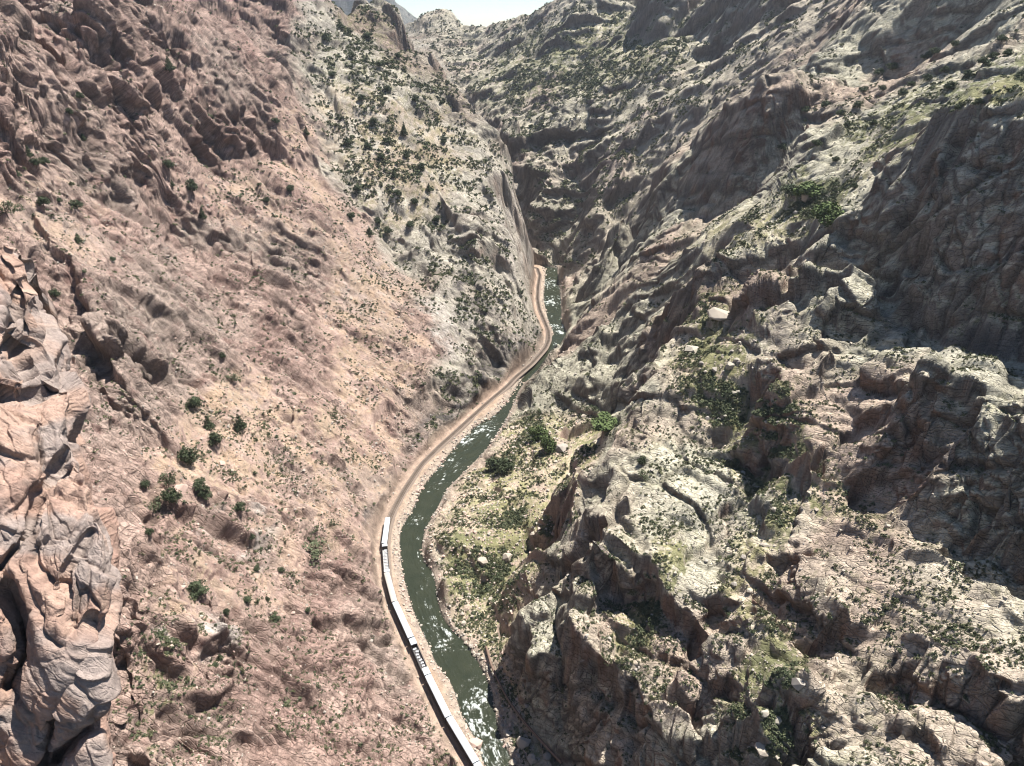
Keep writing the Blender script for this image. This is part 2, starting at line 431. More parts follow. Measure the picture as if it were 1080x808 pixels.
ds = np.sqrt(dx*dx+dy*dy+2.0*dz*dz)/(.5*(dist[1:]+dist[:-1])+40)
far = np.exp(.5*(BB[1:]+BB[:-1]))
ds = ds*(1-.75*sstep(1900, 2600, far))
kk = np.hanning(41); kk /= kk.sum()          # rows run smoothly from bearing to bearing
dsp = np.pad(ds, ((0, 0), (20, 20)), mode='edge')
ds = sum(kk[i]*dsp[:, i:i+NC] for i in range(41))
cum = np.concatenate([np.zeros((1, NC), F32), np.cumsum(ds, 0)], 0)
NR = NROW
BR = np.empty((NR, NC), F32)
for c in range(NC):
    BR[:, c] = np.interp(np.linspace(0, cum[-1, c], NR), cum[:, c], bb)
k = np.hanning(9); k /= k.sum()
BR = sum(k[i]*np.pad(BR, ((0, 0), (4, 4)), mode='edge')[:, i:i+NC] for i in range(9)).astype(F32)
Y = np.exp(BR); X = ac[None, :]*Y
Z, OUT = ground(X, Y, True)
P = np.stack([X, Y, Z], -1).astype(F32)
def grid_normals(P):
    du = np.empty_like(P); dv = np.empty_like(P)
    du[:, 1:-1] = P[:, 2:]-P[:, :-2]; du[:, 0] = P[:, 1]-P[:, 0]; du[:, -1] = P[:, -1]-P[:, -2]
    dv[1:-1] = P[2:]-P[:-2]; dv[0] = P[1]-P[0]; dv[-1] = P[-1]-P[-2]
    n = np.cross(du, dv)
    n /= np.maximum(np.linalg.norm(n, axis=-1, keepdims=True), 1e-9)
    return n.astype(F32)
Nrm = grid_normals(P)
def gblur(A, s):
    return np.stack([blur(A[..., i], s) for i in range(A.shape[-1])], -1)
Nrm = gblur(Nrm, 2.5); Nrm /= np.maximum(np.linalg.norm(Nrm, axis=-1, keepdims=True), 1e-9)
Nrm = Nrm.astype(F32)
# ------------------------------------------------------------------ zones of rock, scree and soil
MX0, MY0, MS = -300, -200, 4
MW, MH = 420, 320
GX, GY = np.meshgrid(MX0+MS*np.arange(MW), MY0+MS*np.arange(MH))
def zone(polys, soft):
    """a zone surveyed by its outline(s), each (weight, points)"""
    M = np.zeros((MH, MW))
    for wgt, poly in polys:
        ins = np.zeros((MH, MW), bool)
        for (x1, y1), (x2, y2) in zip(poly, poly[1:]+poly[:1]):
            if y1 == y2: continue
            ins ^= ((y1 > GY) != (y2 > GY)) & (GX < (x2-x1)*(GY-y1)/(y2-y1)+x1)
        M = np.where(ins, np.maximum(M, wgt) if wgt > 0 else 0, M)
    return blur(M, soft).astype(F32)
def ell(cx, cy, rx, ry, rot=0):
    r = math.radians(rot)
    return [(cx+rx*math.cos(t)*math.cos(r)-ry*math.sin(t)*math.sin(r), cy+rx*math.cos(t)*math.sin(r)+ry*math.sin(t)*math.cos(r)) for t in np.linspace(0, 2*math.pi, 17)[:-1]]
SP = P.reshape(-1, 3); SN_ = Nrm.reshape(-1, 3)
PX, PY = sight(SP[:, 0], SP[:, 1], SP[:, 2])
wob1 = fbm(SP, 22, 31, 4); wob2 = fbm(SP+55, 22, 35, 4)
sc_ = np.clip(SP[:, 1]/400, .4, 2)
zx = (np.clip(PX+wob1*13, -290, 1370)-MX0)/MS; zy = (np.clip(PY+wob2*13, -190, 1070)-MY0)/MS
zi, zj = zx.astype(np.int32), zy.astype(np.int32); zf, zg = (zx-zi).astype(F32), (zy-zj).astype(F32)
def on_ground(M):
    return (M[zj, zi]*(1-zf)+M[zj, zi+1]*zf)*(1-zg)+(M[zj+1, zi]*(1-zf)+M[zj+1, zi+1]*zf)*zg

LEFT = on_ground(zone([(1, [(-300,-200),(330,-200),(310,60),(350,190),(420,280),(470,350),(455,420),(436,490),(406,540),(402,600),(430,690),(500,830),(560,1080),(-300,1080)])], 1.5))
SPUR = on_ground(zone([(1, [(325,-200),(440,15),(482,85),(520,128),(545,190),(568,290),(578,350),(540,392),(470,450),(440,470),(470,350),(420,280),(350,190),(310,60)])], 1.5))
SCREE = on_ground(zone([(1, [(385,250),(440,310),(462,360),(440,420),(425,470),(405,530),(330,545),(250,520),(200,560),(160,530),(150,480),(215,400),(260,380),(330,430),(350,400),(330,330)]),
    (.9, [(300,70),(330,130),(345,200),(385,260),(400,300),(370,300),(330,240),(300,180)]), (.85, [(160,560),(230,560),(215,640),(195,720),(200,800),(165,800),(150,700),(170,640)]),
    (.7, [(0,190),(90,180),(130,230),(100,270),(0,250)]), (.75, [(180,180),(290,175),(330,250),(250,260)]), (.7, [(200,540),(300,560),(330,640),(260,650),(200,620)]),
    (.7, [(300,520),(400,540),(395,590),(340,580)]), (.6, [(430,90),(480,110),(500,180),(420,260),(350,170),(330,90)])], 2))
SHELF = on_ground(zone([(1, [(545,440),(640,445),(622,500),(600,560),(560,610),(548,650),(525,690),(520,730),(500,700),(470,650),(455,560),(500,500)]), (1, [(495,690),(525,690),(560,780),(620,830),(560,830),(520,760)])], 1.2))
BENCH = on_ground(zone([(1, [(735,340),(790,370),(830,430),(880,510),(960,545),(900,545),(840,560),(790,545),(760,450),(700,380)]), (1, [(780,690),(850,690),(860,790),(790,830),(760,800)]),
    (.9, [(690,560),(720,560),(700,640),(670,690),(640,700)]), (.8, [(800,210),(880,200),(930,140),(1080,70),(1180,60),(1080,120),(990,110),(860,250),(780,260),(690,280)]), (.8, [(970,330),(1080,310),(1180,340),(1080,370),(1000,350)]),
    (.7, [(840,540),(810,640),(850,690),(760,650),(780,560)])], 2))
FAR = sstep(640, 900, SP[:, 1])*(1-SPUR)*(1-LEFT)
RIGHT = np.clip(1-LEFT-SPUR-FAR, 0, 1)*(SP[:, 0] > -60)
SHADEWALL = on_ground(zone([(1, [(530,640),(560,640),(620,745),(700,800),(760,830),(600,830),(520,720)])], 1.5))
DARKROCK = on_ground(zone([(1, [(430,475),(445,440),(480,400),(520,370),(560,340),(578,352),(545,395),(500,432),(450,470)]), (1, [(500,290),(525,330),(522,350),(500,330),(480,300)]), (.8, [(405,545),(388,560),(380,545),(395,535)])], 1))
PALEROCK = on_ground(zone([(1, ell(272,565,8,38,-12)), (.8, ell(225,560,8,28,0)), (.9, ell(480,345,22,45,-30)), (.8, ell(540,240,20,60,-8)), (.6, ell(540,330,22,50,0)), (.8, ell(210,670,40,14,20))], 1.5))
GREEN = on_ground(zone([(1, ell(572,460,18,12,20)), (.9, ell(640,450,26,9,5)), (1, ell(525,486,16,12,0)), (.7, ell(510,600,40,30,30)), (.75, ell(545,560,30,30,0)), (.8, ell(800,440,40,70,-35)), (.9, ell(820,730,34,60,0)),
    (.8, ell(860,205,40,20,0)), (.7, ell(690,630,12,60,25)), (.6, ell(175,720,16,70,5)), (.4, ell(1000,110,120,30,-20)), (.22, ell(430,160,70,90,15)), (.22, ell(380,60,50,70,0)), (.35, ell(620,60,120,40,-15)), (.5, ell(335,575,14,12,0)), (.4, ell(760,340,50,40,0))], 2))

SLAB = on_ground(zone([(1, [(850,548),(960,562),(1090,645),(1090,800),(1000,748),(930,690),(885,664),(842,620)]), (1, [(870,745),(910,725),(1000,800),(1010,840),(880,840)]), (.8, [(715,565),(770,570),(790,640),(740,670),(710,640)]), (.8, [(380,650),(330,640),(250,700),(260,810),(450,820),(470,790)]), (.7, [(890,160),(940,150),(930,200),(870,240),(860,200)])], 1.5))
steep = 1-np.abs(SN_[:, 2])
ribs = sstep(.05, .4, fbm(SP @ np.array([[.2,.62,.2],[.9,-.22,.3],[.3,-.76,.9]], F32).T*np.array([1, .3, 1], F32), 16, 131, 4))
ROUGH = np.clip(1.0 - .80*SCREE*(1-.85*ribs) - .8*SHELF - .62*BENCH, .1, 1)
ROUGH = np.maximum(ROUGH, sstep(.42, .62, steep)*.85)
strip = sstep(.6, 6.5, OUT.reshape(-1))
ROUGH = ROUGH*strip

# ------------------------------------------------------------------ broken rock: joints, slabs, ledges
Dv = SP[:, 1]*0+np.sqrt(SP[:, 0]**2+SP[:, 1]**2+(SP[:, 2]-CAM_H)**2)
W = (1-.55*np.clip(RIGHT+.5*LEFT, 0, 1))[:, None]*np.stack([fbm(SP, 11, 41+i*7, 3) for i in range(3)], 1)*F32(2.4) + (1-.6*np.clip(RIGHT, 0, 1))[:, None]*np.stack([fbm(SP, 45, 61+i*7, 2) for i in range(3)], 1)*F32(7)
Q = SP + W
n = len(SP)
disp = np.zeros(n, F32); cellr = np.zeros(n, F32); crack = np.zeros(n, F32)
def fade(L):               # detail finer than the sheet can carry is left out with distance
    return np.clip(1.5-Dv/(L*520), 0, 1).astype(F32)
def layer(mask, fr, seed, amp, L, crackd=0, tint=0):
    ids = np.where(mask > .02)[0]
    if not len(ids): return
    r = facet(Q[ids], fr, seed, np.clip(3.0*Dv[ids]/750/L, .03, .45))
    a = mask[ids]*fade(L)[ids]
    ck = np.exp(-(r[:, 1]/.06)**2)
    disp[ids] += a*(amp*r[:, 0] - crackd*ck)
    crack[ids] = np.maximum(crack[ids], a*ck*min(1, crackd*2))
    cellr[ids] += a*tint*(r[:, 2]-.5)
nL, eL = (.28, .92, .28), (.62, -.22, -.76)
nR, eR = (-.30, .80, .52), (-.62, .28, -.72)
mL = LEFT*(1-.25*SLAB)*np.maximum(ROUGH, .5*strip)*(1+.7*sstep(130, 210, SP[:, 2])); mS = SPUR*ROUGH; mF = FAR*ROUGH; mR = np.clip(RIGHT, 0, 1)*ROUGH*(1-.65*SLAB)
big = np.clip(fbm(SP, 60, 81, 3)*.9+.75, .25, 1.4)
layer(mL*big, frame(nL, 22, eL, 75, 34), 1, 6.0, 22, 1.2, .7)
layer(mL*big, frame(nL, 9, eL, 26, 13), 2, 4.4, 9, 1.2, .9)
layer(mL, frame(nL, 3.8, eL, 9, 5), 3, 2.8, 3.8, .9, 1.0)
layer(mL, frame(nL, 1.6, eL, 3.6, 2.2), 4, 1.1, 1.6, .3, .9)
layer(mS*big, frame((.1, .95, .25), 24, (.5, -.1, -.85), 60, 30), 5, 5.5, 24, .8, .7)
layer(mS*big, frame((.1, .95, .25), 10, (.5, -.1, -.85), 26, 13), 6, 3.0, 10, .6, .8)
layer(mS, frame((.1, .95, .25), 4.4, (.5, -.1, -.85), 9, 6), 7, 1.5, 4.4, .3, .8)
layer(mS, frame((.1, .95, .25), 2.0, (.5, -.1, -.85), 4, 3), 8, .6, 2.0, .1, .6)
layer(mF*big, frame((.15, .75, .65), 60, (-.7, .1, -.6), 150, 90), 9, 8, 60, 1.5, .6)
layer(mF*big, frame((.15, .75, .65), 26, (-.7, .1, -.6), 60, 36), 10, 5.5, 26, 1.2, .8)
layer(mF*big, frame((.15, .75, .65), 11, (-.7, .1, -.6), 22, 15), 11, 3.2, 11, .7, .8)
layer(mF, frame((.15, .75, .65), 5, (-.7, .1, -.6), 9, 6), 12, 1.6, 5, .3, .7)
layer(mR, frame((.75, .55, .3), 20, (-.62, .28, -.72), 70, 34), 13, 4.2, 20, 2.2, .6)
layer(mR*big, frame(nR, 13, eR, 26, 18), 14, 1.6, 13, 1.1, .8)
layer(mR*big, frame(nR, 5.2, eR, 12, 8), 15, .95, 5.2, .55, .8)
layer(mR, frame(nR, 2.0, eR, 4.6, 3.0), 16, .42, 2.0, .2, .6)
layer(mR, frame(nR, .85, eR, 1.9, 1.2), 17, .17, .85, .05, .3)
# joint columns on the steep faces
colm = (np.clip(RIGHT, 0, 1)+FAR+.5*SPUR)*strip*sstep(.38, .62, steep)
layer(colm*(SP[:, 1] < 560), frame((.8, -.5, .1), 5.0, (-.25, .1, .95), 30, 7), 24, 1.2, 5, .9, .5)
layer(colm, frame((.8, -.5, .1), 11.0, (-.25, .1, .95), 60, 15), 25, 1.9, 11, 1.4, .5)
soft = (1-ROUGH)*strip
layer(soft, frame((0, 0, 1), 2.6, (1, 0, 0), 2.6, 2.6), 22, .5, 2.6, 0, .35)
layer(soft, frame((0, 0, 1), 1.1, (1, 0, 0), 1.1, 1.1), 23, .3, 1.1, 0, .3)
disp += fbm(SP, 30, 91, 4)*.8*strip*(.35+.65*ROUGH)*np.clip(Dv/300, .4, 2.0)
disp += fbm(SP, 3.2, 95, 3)*.35*strip*(.4+.6*ROUGH)
# foliation ledges: a short steep face towards the viewer's end of the gorge, a long back
def ledges(mask, nvec, L, amp, seed, warp, bias, short=.2):
    global disp
    s = (Q @ np.array(Vector(nvec).normalized(), F32))/F32(L) + fbm(SP, L*5, seed, 3)*warp
    f = s-np.floor(s)
    w_ = np.clip(1.3*Dv/750/L, .02, .35)                       # no sharper than the sheet can carry
    sh = np.maximum(short, w_)
    saw = np.where(f < sh, f/sh, (1-f)/(1-sh))
    hh = _hash(np.floor(s).astype(np.int32), (Q @ np.array([.62, -.22, -.76], F32)/F32(L*2.2)+fbm(SP, L*2, seed+7, 2)*1.2).astype(np.int32), np.zeros(n, np.int32), seed).astype(F32)/F32(4294967296.0)
    g = np.clip(fbm(SP, L*3.5, seed+3, 3)*1.3+bias, 0, 1)
    disp += (saw-.4)*g*(.55+.45*fbm(SP, L*1.6, seed+5, 2))*amp*mask*fade(L*.5)
mLs = LEFT*np.maximum(ROUGH, .4*strip)
ledges(mLs, (.25, .90, .30), 17, 6.0, 131, .7, .30)
ledges(mLs, (.30, .90, .15), 7.5, 3.0, 141, .8, .25)
ledges(mLs+.6*SPUR*ROUGH, (.22, .93, .30), 3.4, 1.3, 151, 1.2, .25)
ledges(SPUR*ROUGH, (.15, .85, .45), 14, 4.5, 161, .7, .2)
ledges(FAR*ROUGH, (.35, .70, .60), 34, 11, 171, .7, .2)
ledges(FAR*ROUGH, (.35, .70, .55), 14, 5.0, 181, .8, .25)
ledges(np.clip(RIGHT, 0, 1)*ROUGH*(1-.8*SLAB), (.50, .72, .45), 15, 3.6, 191, .55, .25, .14)
ledges(np.clip(RIGHT, 0, 1)*ROUGH*(1-.5*SLAB), (.50, .75, .40), 6, 1.8, 231, .6, .25, .16)
ledges(np.clip(RIGHT, 0, 1)*ROUGH, (.55, .72, .40), 2.4, .6, 241, 1.0, .3, .2)
gate = np.clip((OUT.reshape(-1)-.5)/6, 0, 1)
P2 = SP + SN_*(disp*gate)[:, None]
# nothing may lean over the track
P2[:, 2] = np.where(OUT.reshape(-1) < 1, SP[:, 2]+fbm(SP, 1.3, 121, 3)*.22, P2[:, 2])
P2 = P2.reshape(P.shape)
for ax_ in (1, 1, 0):                                              # take the comb out of steps the sheet is too coarse for
    p_ = np.pad(P2, [(1, 1) if i == ax_ else (0, 0) for i in range(3)], mode='edge')
    P2 = (.5*P2+.25*(p_[2:] if ax_ == 0 else p_[:, 2:])+.25*(p_[:-2] if ax_ == 0 else p_[:, :-2])).astype(F32)
N2 = grid_normals(P2).reshape(-1, 3)
def make_grid_mesh(name, P, smooth=False):
    nr, nc = P.shape[:2]
    me = bpy.data.meshes.new(name)
    me.vertices.add(nr*nc); me.vertices.foreach_set('co', P.reshape(-1).astype(F32))
    idx = np.arange(nr*nc, dtype=np.int32).reshape(nr, nc)
    q = np.stack([idx[:-1, :-1], idx[:-1, 1:], idx[1:, 1:], idx[1:, :-1]], -1).reshape(-1)
    nf = (nr-1)*(nc-1)
    me.loops.add(nf*4); me.loops.foreach_set('vertex_index', q)
    me.polygons.add(nf); me.polygons.foreach_set('loop_start', np.arange(0, nf*4, 4, dtype=np.int32))
    me.polygons.foreach_set('loop_total', np.full(nf, 4, np.int32))
    me.polygons.foreach_set('use_smooth', np.full(nf, smooth))
    me.update(calc_edges=True)
    return me
# ------------------------------------------------------------------ rock and soil colours (dry stone, with shade painted into its cracks)
Pf = P2.reshape(-1, 3)
up = np.clip(N2[:, 2], 0, 1)
def C(*c): return np.array(c, F32)
def mix(A, B, t):
    t = np.clip(t, 0, 1)[:, None]
    return A*(1-t)+B*t
one = np.ones((n, 1), F32)
n60 = fbm(SP, 60, 201, 4); n18 = fbm(SP, 18, 205, 4); n6 = fbm(SP, 6, 209, 3); n2 = fbm(SP, 1.7, 213, 2)
streak = fbm(SP*np.array([1.0, 1.0, .16], F32), 5.0, 217, 4)
pink = mix(mix(one*C(.385,.275,.225), one*C(.29,.195,.16), n18*.9+.35+cellr*.5), one*C(.33,.255,.21), n60*1.1+.05)
pink = mix(pink, one*C(.24,.15,.125), (streak-.3)*1.3)
grey = mix(mix(one*C(.46,.42,.345), one*C(.36,.33,.28), n18+.4+cellr*.6), one*C(.26,.205,.165), n60*1.2)
gold = mix(mix(one*C(.475,.445,.345), one*C(.375,.355,.285), n18+.35+cellr*.7), one*C(.41,.325,.26), n60*1.3+.05)
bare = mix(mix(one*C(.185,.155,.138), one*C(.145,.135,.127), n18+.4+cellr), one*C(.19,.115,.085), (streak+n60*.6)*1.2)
far_ = mix(mix(one*C(.46,.42,.335), one*C(.38,.35,.28), n18+.35+cellr*.5), one*C(.40,.325,.275), n60*1.5-.25)
soilL = mix(one*C(.375,.265,.185), one*C(.33,.245,.175), n18+.5)
soilR = mix(one*C(.42,.36,.25), one*C(.36,.30,.215), n18+.5)
col = pink
col = mix(col, grey, SPUR); col = mix(col, far_, FAR)
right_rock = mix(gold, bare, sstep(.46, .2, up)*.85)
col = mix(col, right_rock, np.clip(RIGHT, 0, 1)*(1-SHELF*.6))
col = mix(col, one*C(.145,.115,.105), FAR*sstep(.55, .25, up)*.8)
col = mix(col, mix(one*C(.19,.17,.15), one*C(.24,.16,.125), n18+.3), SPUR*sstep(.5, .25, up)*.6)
col = mix(col, soilL, np.clip(SCREE, 0, 1)*(LEFT+SPUR)*np.clip(.62+n6*.8-.6*ribs, 0, 1)*sstep(.35, .6, up))
col = mix(col, soilR, np.maximum(BENCH, SHELF)*np.clip(.7+n6*.8, 0, 1)*sstep(.35, .6, up))
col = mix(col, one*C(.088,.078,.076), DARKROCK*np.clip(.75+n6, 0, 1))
col = mix(col, one*C(.43,.385,.34), PALEROCK*np.clip(.35+streak*1.6+n6*.6, 0, 1))
# dry grass, moss and lichen where soil can lie
veg = np.clip(GREEN*1.3 + BENCH*.5 + .35*SHELF + .22*SPUR + .3*FAR + .26*RIGHT, 0, 1.2)
tuft = sstep(.05, .5, n6*.6+fbm(SP, 1.2, 221, 2)*.7+(veg-.45)*1.1)
col = mix(col, mix(one*C(.19,.185,.085), one*C(.12,.132,.058), n18+.5), tuft*sstep(.3, .6, up)*np.clip(veg*1.25, 0, .85)*strip)
# track bench, dirt road, river banks
o_ = OUT.reshape(-1); dt_, dl_, dr_ = corridor(SP[:, 0], SP[:, 1], SP[:, 2])
bank = (1-strip)
col = mix(col, mix(one*C(.25,.18,.13), one*C(.29,.22,.165), n6+.5), bank*(dr_ < 6))
col = mix(col, mix(one*C(.22,.165,.13), one*C(.30,.22,.17), n6+.5), bank*(dt_ < -1.5)*.8)
col = mix(col, one*C(.215,.185,.155), bank*sstep(-4.6, -1.0, dt_)*sstep(3.2, 1.6, dt_)*.0)
stones = facet(SP, frame((0, 0, 1), 1.5, (1, 0, 0), 1.5, 1.5), 71)
nearw = sstep(-9, -3, dl_)*(dl_ < 2)
col = mix(col, mix(one*C(.33,.28,.225), one*C(.19,.155,.13), stones[:, 2]), bank*np.maximum(nearw, (dr_ > -2)*1.0)*.85)
col = mix(col, one*C(.055,.05,.042), bank*(SP[:, 2] < .35)*1.0)
grain = fbm(Q @ np.array([[.22, .62, .3], [.93, -.22, .2], [.3, -.76, .9]], F32)*np.array([.12, 1, .5], F32), 1.6, 225, 4)
col *= (1 + .20*grain*(LEFT+.5*SPUR+.5*RIGHT)*(1-.5*SCREE))[:, None]
col = mix(col, mix(one*C(.13,.135,.12), one*C(.20,.19,.165), n60+.4), sstep(2300, 2900, SP[:, 1]))
col *= (1 + .16*n2 + (.10+.10*LEFT)*np.clip(cellr, -1.2, 1.2))[:, None]
col *= (1-.45*np.clip(crack, 0, 1)*ROUGH)[:, None]  # crack lines darkened in the colour, standing in for shade inside them
col *= 1+LEFT[:, None]*C(-.03, .0, .02)
col *= (1+.12*FAR)[:, None]
col = np.clip(col, .02, .62).astype(F32)
# ------------------------------------------------------------------ materials
def mat(name, color, rough=.9, metal=0, var=.15, scale=1.0, bump=0, spec=.3):
    m = bpy.data.materials.new(name); m.use_nodes = True
    t = m.node_tree; b = t.nodes['Principled BSDF']
    b.inputs['Roughness'].default_value = rough; b.inputs['Metallic'].default_value = metal
    b.inputs['Specular IOR Level'].default_value = spec
    tc = t.nodes.new('ShaderNodeTexCoord'); nz = t.nodes.new('ShaderNodeTexNoise')
    nz.inputs['Scale'].default_value = scale; nz.inputs['Detail'].default_value = 5
    t.links.new(tc.outputs['Object'], nz.inputs['Vector'])
    mx = t.nodes.new('ShaderNodeMix'); mx.data_type = 'RGBA'
    mx.inputs[6].default_value = (*[c*(1-var) for c in color], 1); mx.inputs[7].default_value = (*[min(1, c*(1+var)) for c in color], 1)
    t.links.new(nz.outputs['Fac'], mx.inputs[0]); t.links.new(mx.outputs[2], b.inputs['Base Color'])
    if bump:
        bp = t.nodes.new('ShaderNodeBump'); bp.inputs['Strength'].default_value = bump
        t.links.new(nz.outputs['Fac'], bp.inputs['Height']); t.links.new(bp.outputs[0], b.inputs['Normal'])
    return m

def vertex_mat(name, rough=.95, grain=.22, scale=1.4, bump=1.0, dist=.62):
    m = bpy.data.materials.new(name); m.use_nodes = True
    t = m.node_tree; b = t.nodes['Principled BSDF']; b.inputs['Roughness'].default_value = rough; b.inputs['Specular IOR Level'].default_value = .15
    at = t.nodes.new('ShaderNodeAttribute'); at.attribute_name = 'stone'
    tc = t.nodes.new('ShaderNodeTexCoord'); nz = t.nodes.new('ShaderNodeTexNoise'); nz.inputs['Scale'].default_value = scale; nz.inputs['Detail'].default_value = 4; nz.inputs['Roughness'].default_value = .7
    t.links.new(tc.outputs['Object'], nz.inputs['Vector'])
    mr = t.nodes.new('ShaderNodeMapRange'); mr.inputs[1].default_value = .3; mr.inputs[2].default_value = .7; mr.inputs[3].default_value = 1-grain; mr.inputs[4].default_value = 1+grain
    t.links.new(nz.outputs['Fac'], mr.inputs[0])
    vm = t.nodes.new('ShaderNodeVectorMath'); vm.operation = 'SCALE'
    t.links.new(at.outputs['Color'], vm.inputs[0]); t.links.new(mr.outputs[0], vm.inputs['Scale'])
    t.links.new(vm.outputs[0], b.inputs['Base Color'])
    rg = t.nodes.new('ShaderNodeAttribute'); rg.attribute_name = 'rough'
    wn = t.nodes.new('ShaderNodeTexNoise'); wn.inputs['Scale'].default_value = .22; wn.inputs['Detail'].default_value = 2
    t.links.new(tc.outputs['Object'], wn.inputs['Vector'])
    wa = t.nodes.new('ShaderNodeVectorMath'); wa.operation = 'MULTIPLY_ADD'; wa.inputs[1].default_value = (1.3, 1.3, 1.3)
    t.links.new(wn.outputs['Color'], wa.inputs[0]); t.links.new(tc.outputs['Object'], wa.inputs[2]); 
    sd_ = t.nodes.new('ShaderNodeAttribute'); sd_.attribute_name = 'across'
    def framed(rows_):
        cb = t.nodes.new('ShaderNodeCombineXYZ')
        for i_, (vec, sc_i) in enumerate(rows_):
            d_ = t.nodes.new('ShaderNodeVectorMath'); d_.operation = 'DOT_PRODUCT'; d_.inputs[1].default_value = [c_*sc_i for c_ in Vector(vec).normalized()]
            t.links.new(wa.outputs[0], d_.inputs[0]); t.links.new(d_.outputs['Value'], cb.inputs[i_])
        return cb.outputs[0]
    def rows_of(n_, e_): n_, e_ = Vector(n_).normalized(), Vector(e_).normalized(); return [(n_, 1.35), (e_, .42), (n_.cross(e_), .8)]
    mp = t.nodes.new('ShaderNodeMix'); mp.data_type = 'VECTOR'
    t.links.new(sd_.outputs['Fac'], mp.inputs[0]); t.links.new(framed(rows_of((.28, .92, .28), (.62, -.22, -.76))), mp.inputs[4]); t.links.new(framed(rows_of((.553, .715, .398), (.62, -.68, .36))), mp.inputs[5])
    mpo = mp.outputs[1]
    prev = None
    def mth(op, a_, b_=None, c_=None):
        q_ = t.nodes.new('ShaderNodeMath'); q_.operation = op
        for i_, v_ in enumerate((a_, b_, c_)):
            if v_ is None: continue
            if isinstance(v_, (int, float)): q_.inputs[i_].default_value = v_
            else: t.links.new(v_, q_.inputs[i_])
        return q_.outputs[0]
    for sc, wdt, amt in ((.065, 0, 2.6), (.16, 0, 1.6), (.40, .08, .62)):
        lv = None
        if wdt:
            vo = t.nodes.new('ShaderNodeTexVoronoi'); vo.feature = 'DISTANCE_TO_EDGE'; vo.inputs['Scale'].default_value = sc
            t.links.new(mpo, vo.inputs['Vector'])
            e_ = t.nodes.new('ShaderNodeMapRange'); e_.interpolation_type = 'SMOOTHSTEP'; e_.inputs[2].default_value = wdt
            t.links.new(vo.outputs['Distance'], e_.inputs[0]); lv = e_.outputs[0]
        if True:                                                  # each block has its own height and tilt
            vc = t.nodes.new('ShaderNodeTexVoronoi'); vc.feature = 'F1'; vc.inputs['Scale'].default_value = sc
            t.links.new(mpo, vc.inputs['Vector'])
            sp = t.nodes.new('ShaderNodeSeparateColor'); t.links.new(vc.outputs['Color'], sp.inputs[0])
            lv = mth('MULTIPLY_ADD', sp.outputs[0], 1.15, lv if lv is not None else 0.0)
            ps = t.nodes.new('ShaderNodeVectorMath'); ps.operation = 'SUBTRACT'; t.links.new(mpo, ps.inputs[0]); t.links.new(vc.outputs['Position'], ps.inputs[1])
            cc = t.nodes.new('ShaderNodeVectorMath'); cc.operation = 'SUBTRACT'; t.links.new(vc.outputs['Color'], cc.inputs[0]); cc.inputs[1].default_value = (.5, .5, .5)
            dp = t.nodes.new('ShaderNodeVectorMath'); dp.operation = 'DOT_PRODUCT'; t.links.new(ps.outputs[0], dp.inputs[0]); t.links.new(cc.outputs[0], dp.inputs[1])
            lv = mth('MULTIPLY_ADD', dp.outputs['Value'], 1.6*sc, lv)
        prev = mth('MULTIPLY_ADD', lv, amt, prev if prev is not None else 0.0)
    for sc, amt in ((.9, .5),):                          # open joints
        rn = t.nodes.new('ShaderNodeTexNoise'); rn.inputs['Scale'].default_value = sc; rn.inputs['Detail'].default_value = 1.5
        t.links.new(mpo, rn.inputs['Vector'])
        e_ = t.nodes.new('ShaderNodeMapRange'); e_.interpolation_type = 'SMOOTHSTEP'; e_.inputs[2].default_value = .035
        t.links.new(mth('ABSOLUTE', mth('SUBTRACT', rn.outputs['Fac'], .5)), e_.inputs[0])
        prev = mth('MULTIPLY_ADD', e_.outputs[0], amt, prev)
    hgt = mth('MULTIPLY_ADD', nz.outputs['Fac'], .5, mth('MULTIPLY', prev, rg.outputs['Fac']))
    bp = t.nodes.new('ShaderNodeBump'); bp.inputs['Strength'].default_value = bump; bp.inputs['Distance'].default_value = dist
    t.links.new(hgt, bp.inputs['Height']); t.links.new(bp.outputs[0], b.inputs['Normal'])
    return m

def set_colors(me, c):
    a = me.color_attributes.new('stone', 'FLOAT_COLOR', 'POINT')
    c4 = np.ones((len(c), 4), F32); c4[:, :3] = c
    a.data.foreach_set('color', c4.ravel())

def link(name, me, parent=None, m=None, **props):
    o = bpy.data.objects.new(name, me); COL.objects.link(o)
    if m: me.materials.append(m)
    if parent: o.parent = parent
    for k_, v_ in props.items(): o[k_] = v_
    return o
M_GROUND = vertex_mat('weathered_stone')
ground = link('terrain', make_grid_mesh('terrain', P2), m=M_GROUND, kind='structure')
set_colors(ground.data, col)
def set_rough(me, r_):
    a_ = me.attributes.new('rough', 'FLOAT', 'POINT'); a_.data.foreach_set('value', np.asarray(r_, F32))
set_rough(ground.data, np.clip(np.maximum(ROUGH, (.18+.34*LEFT)*strip), 0, 1)*(1+.0011*np.clip(Dv-450, 0, 1500)))
a_ = ground.data.attributes.new('across', 'FLOAT', 'POINT'); a_.data.foreach_set('value', ((RIGHT+FAR) > .5).astype(F32))
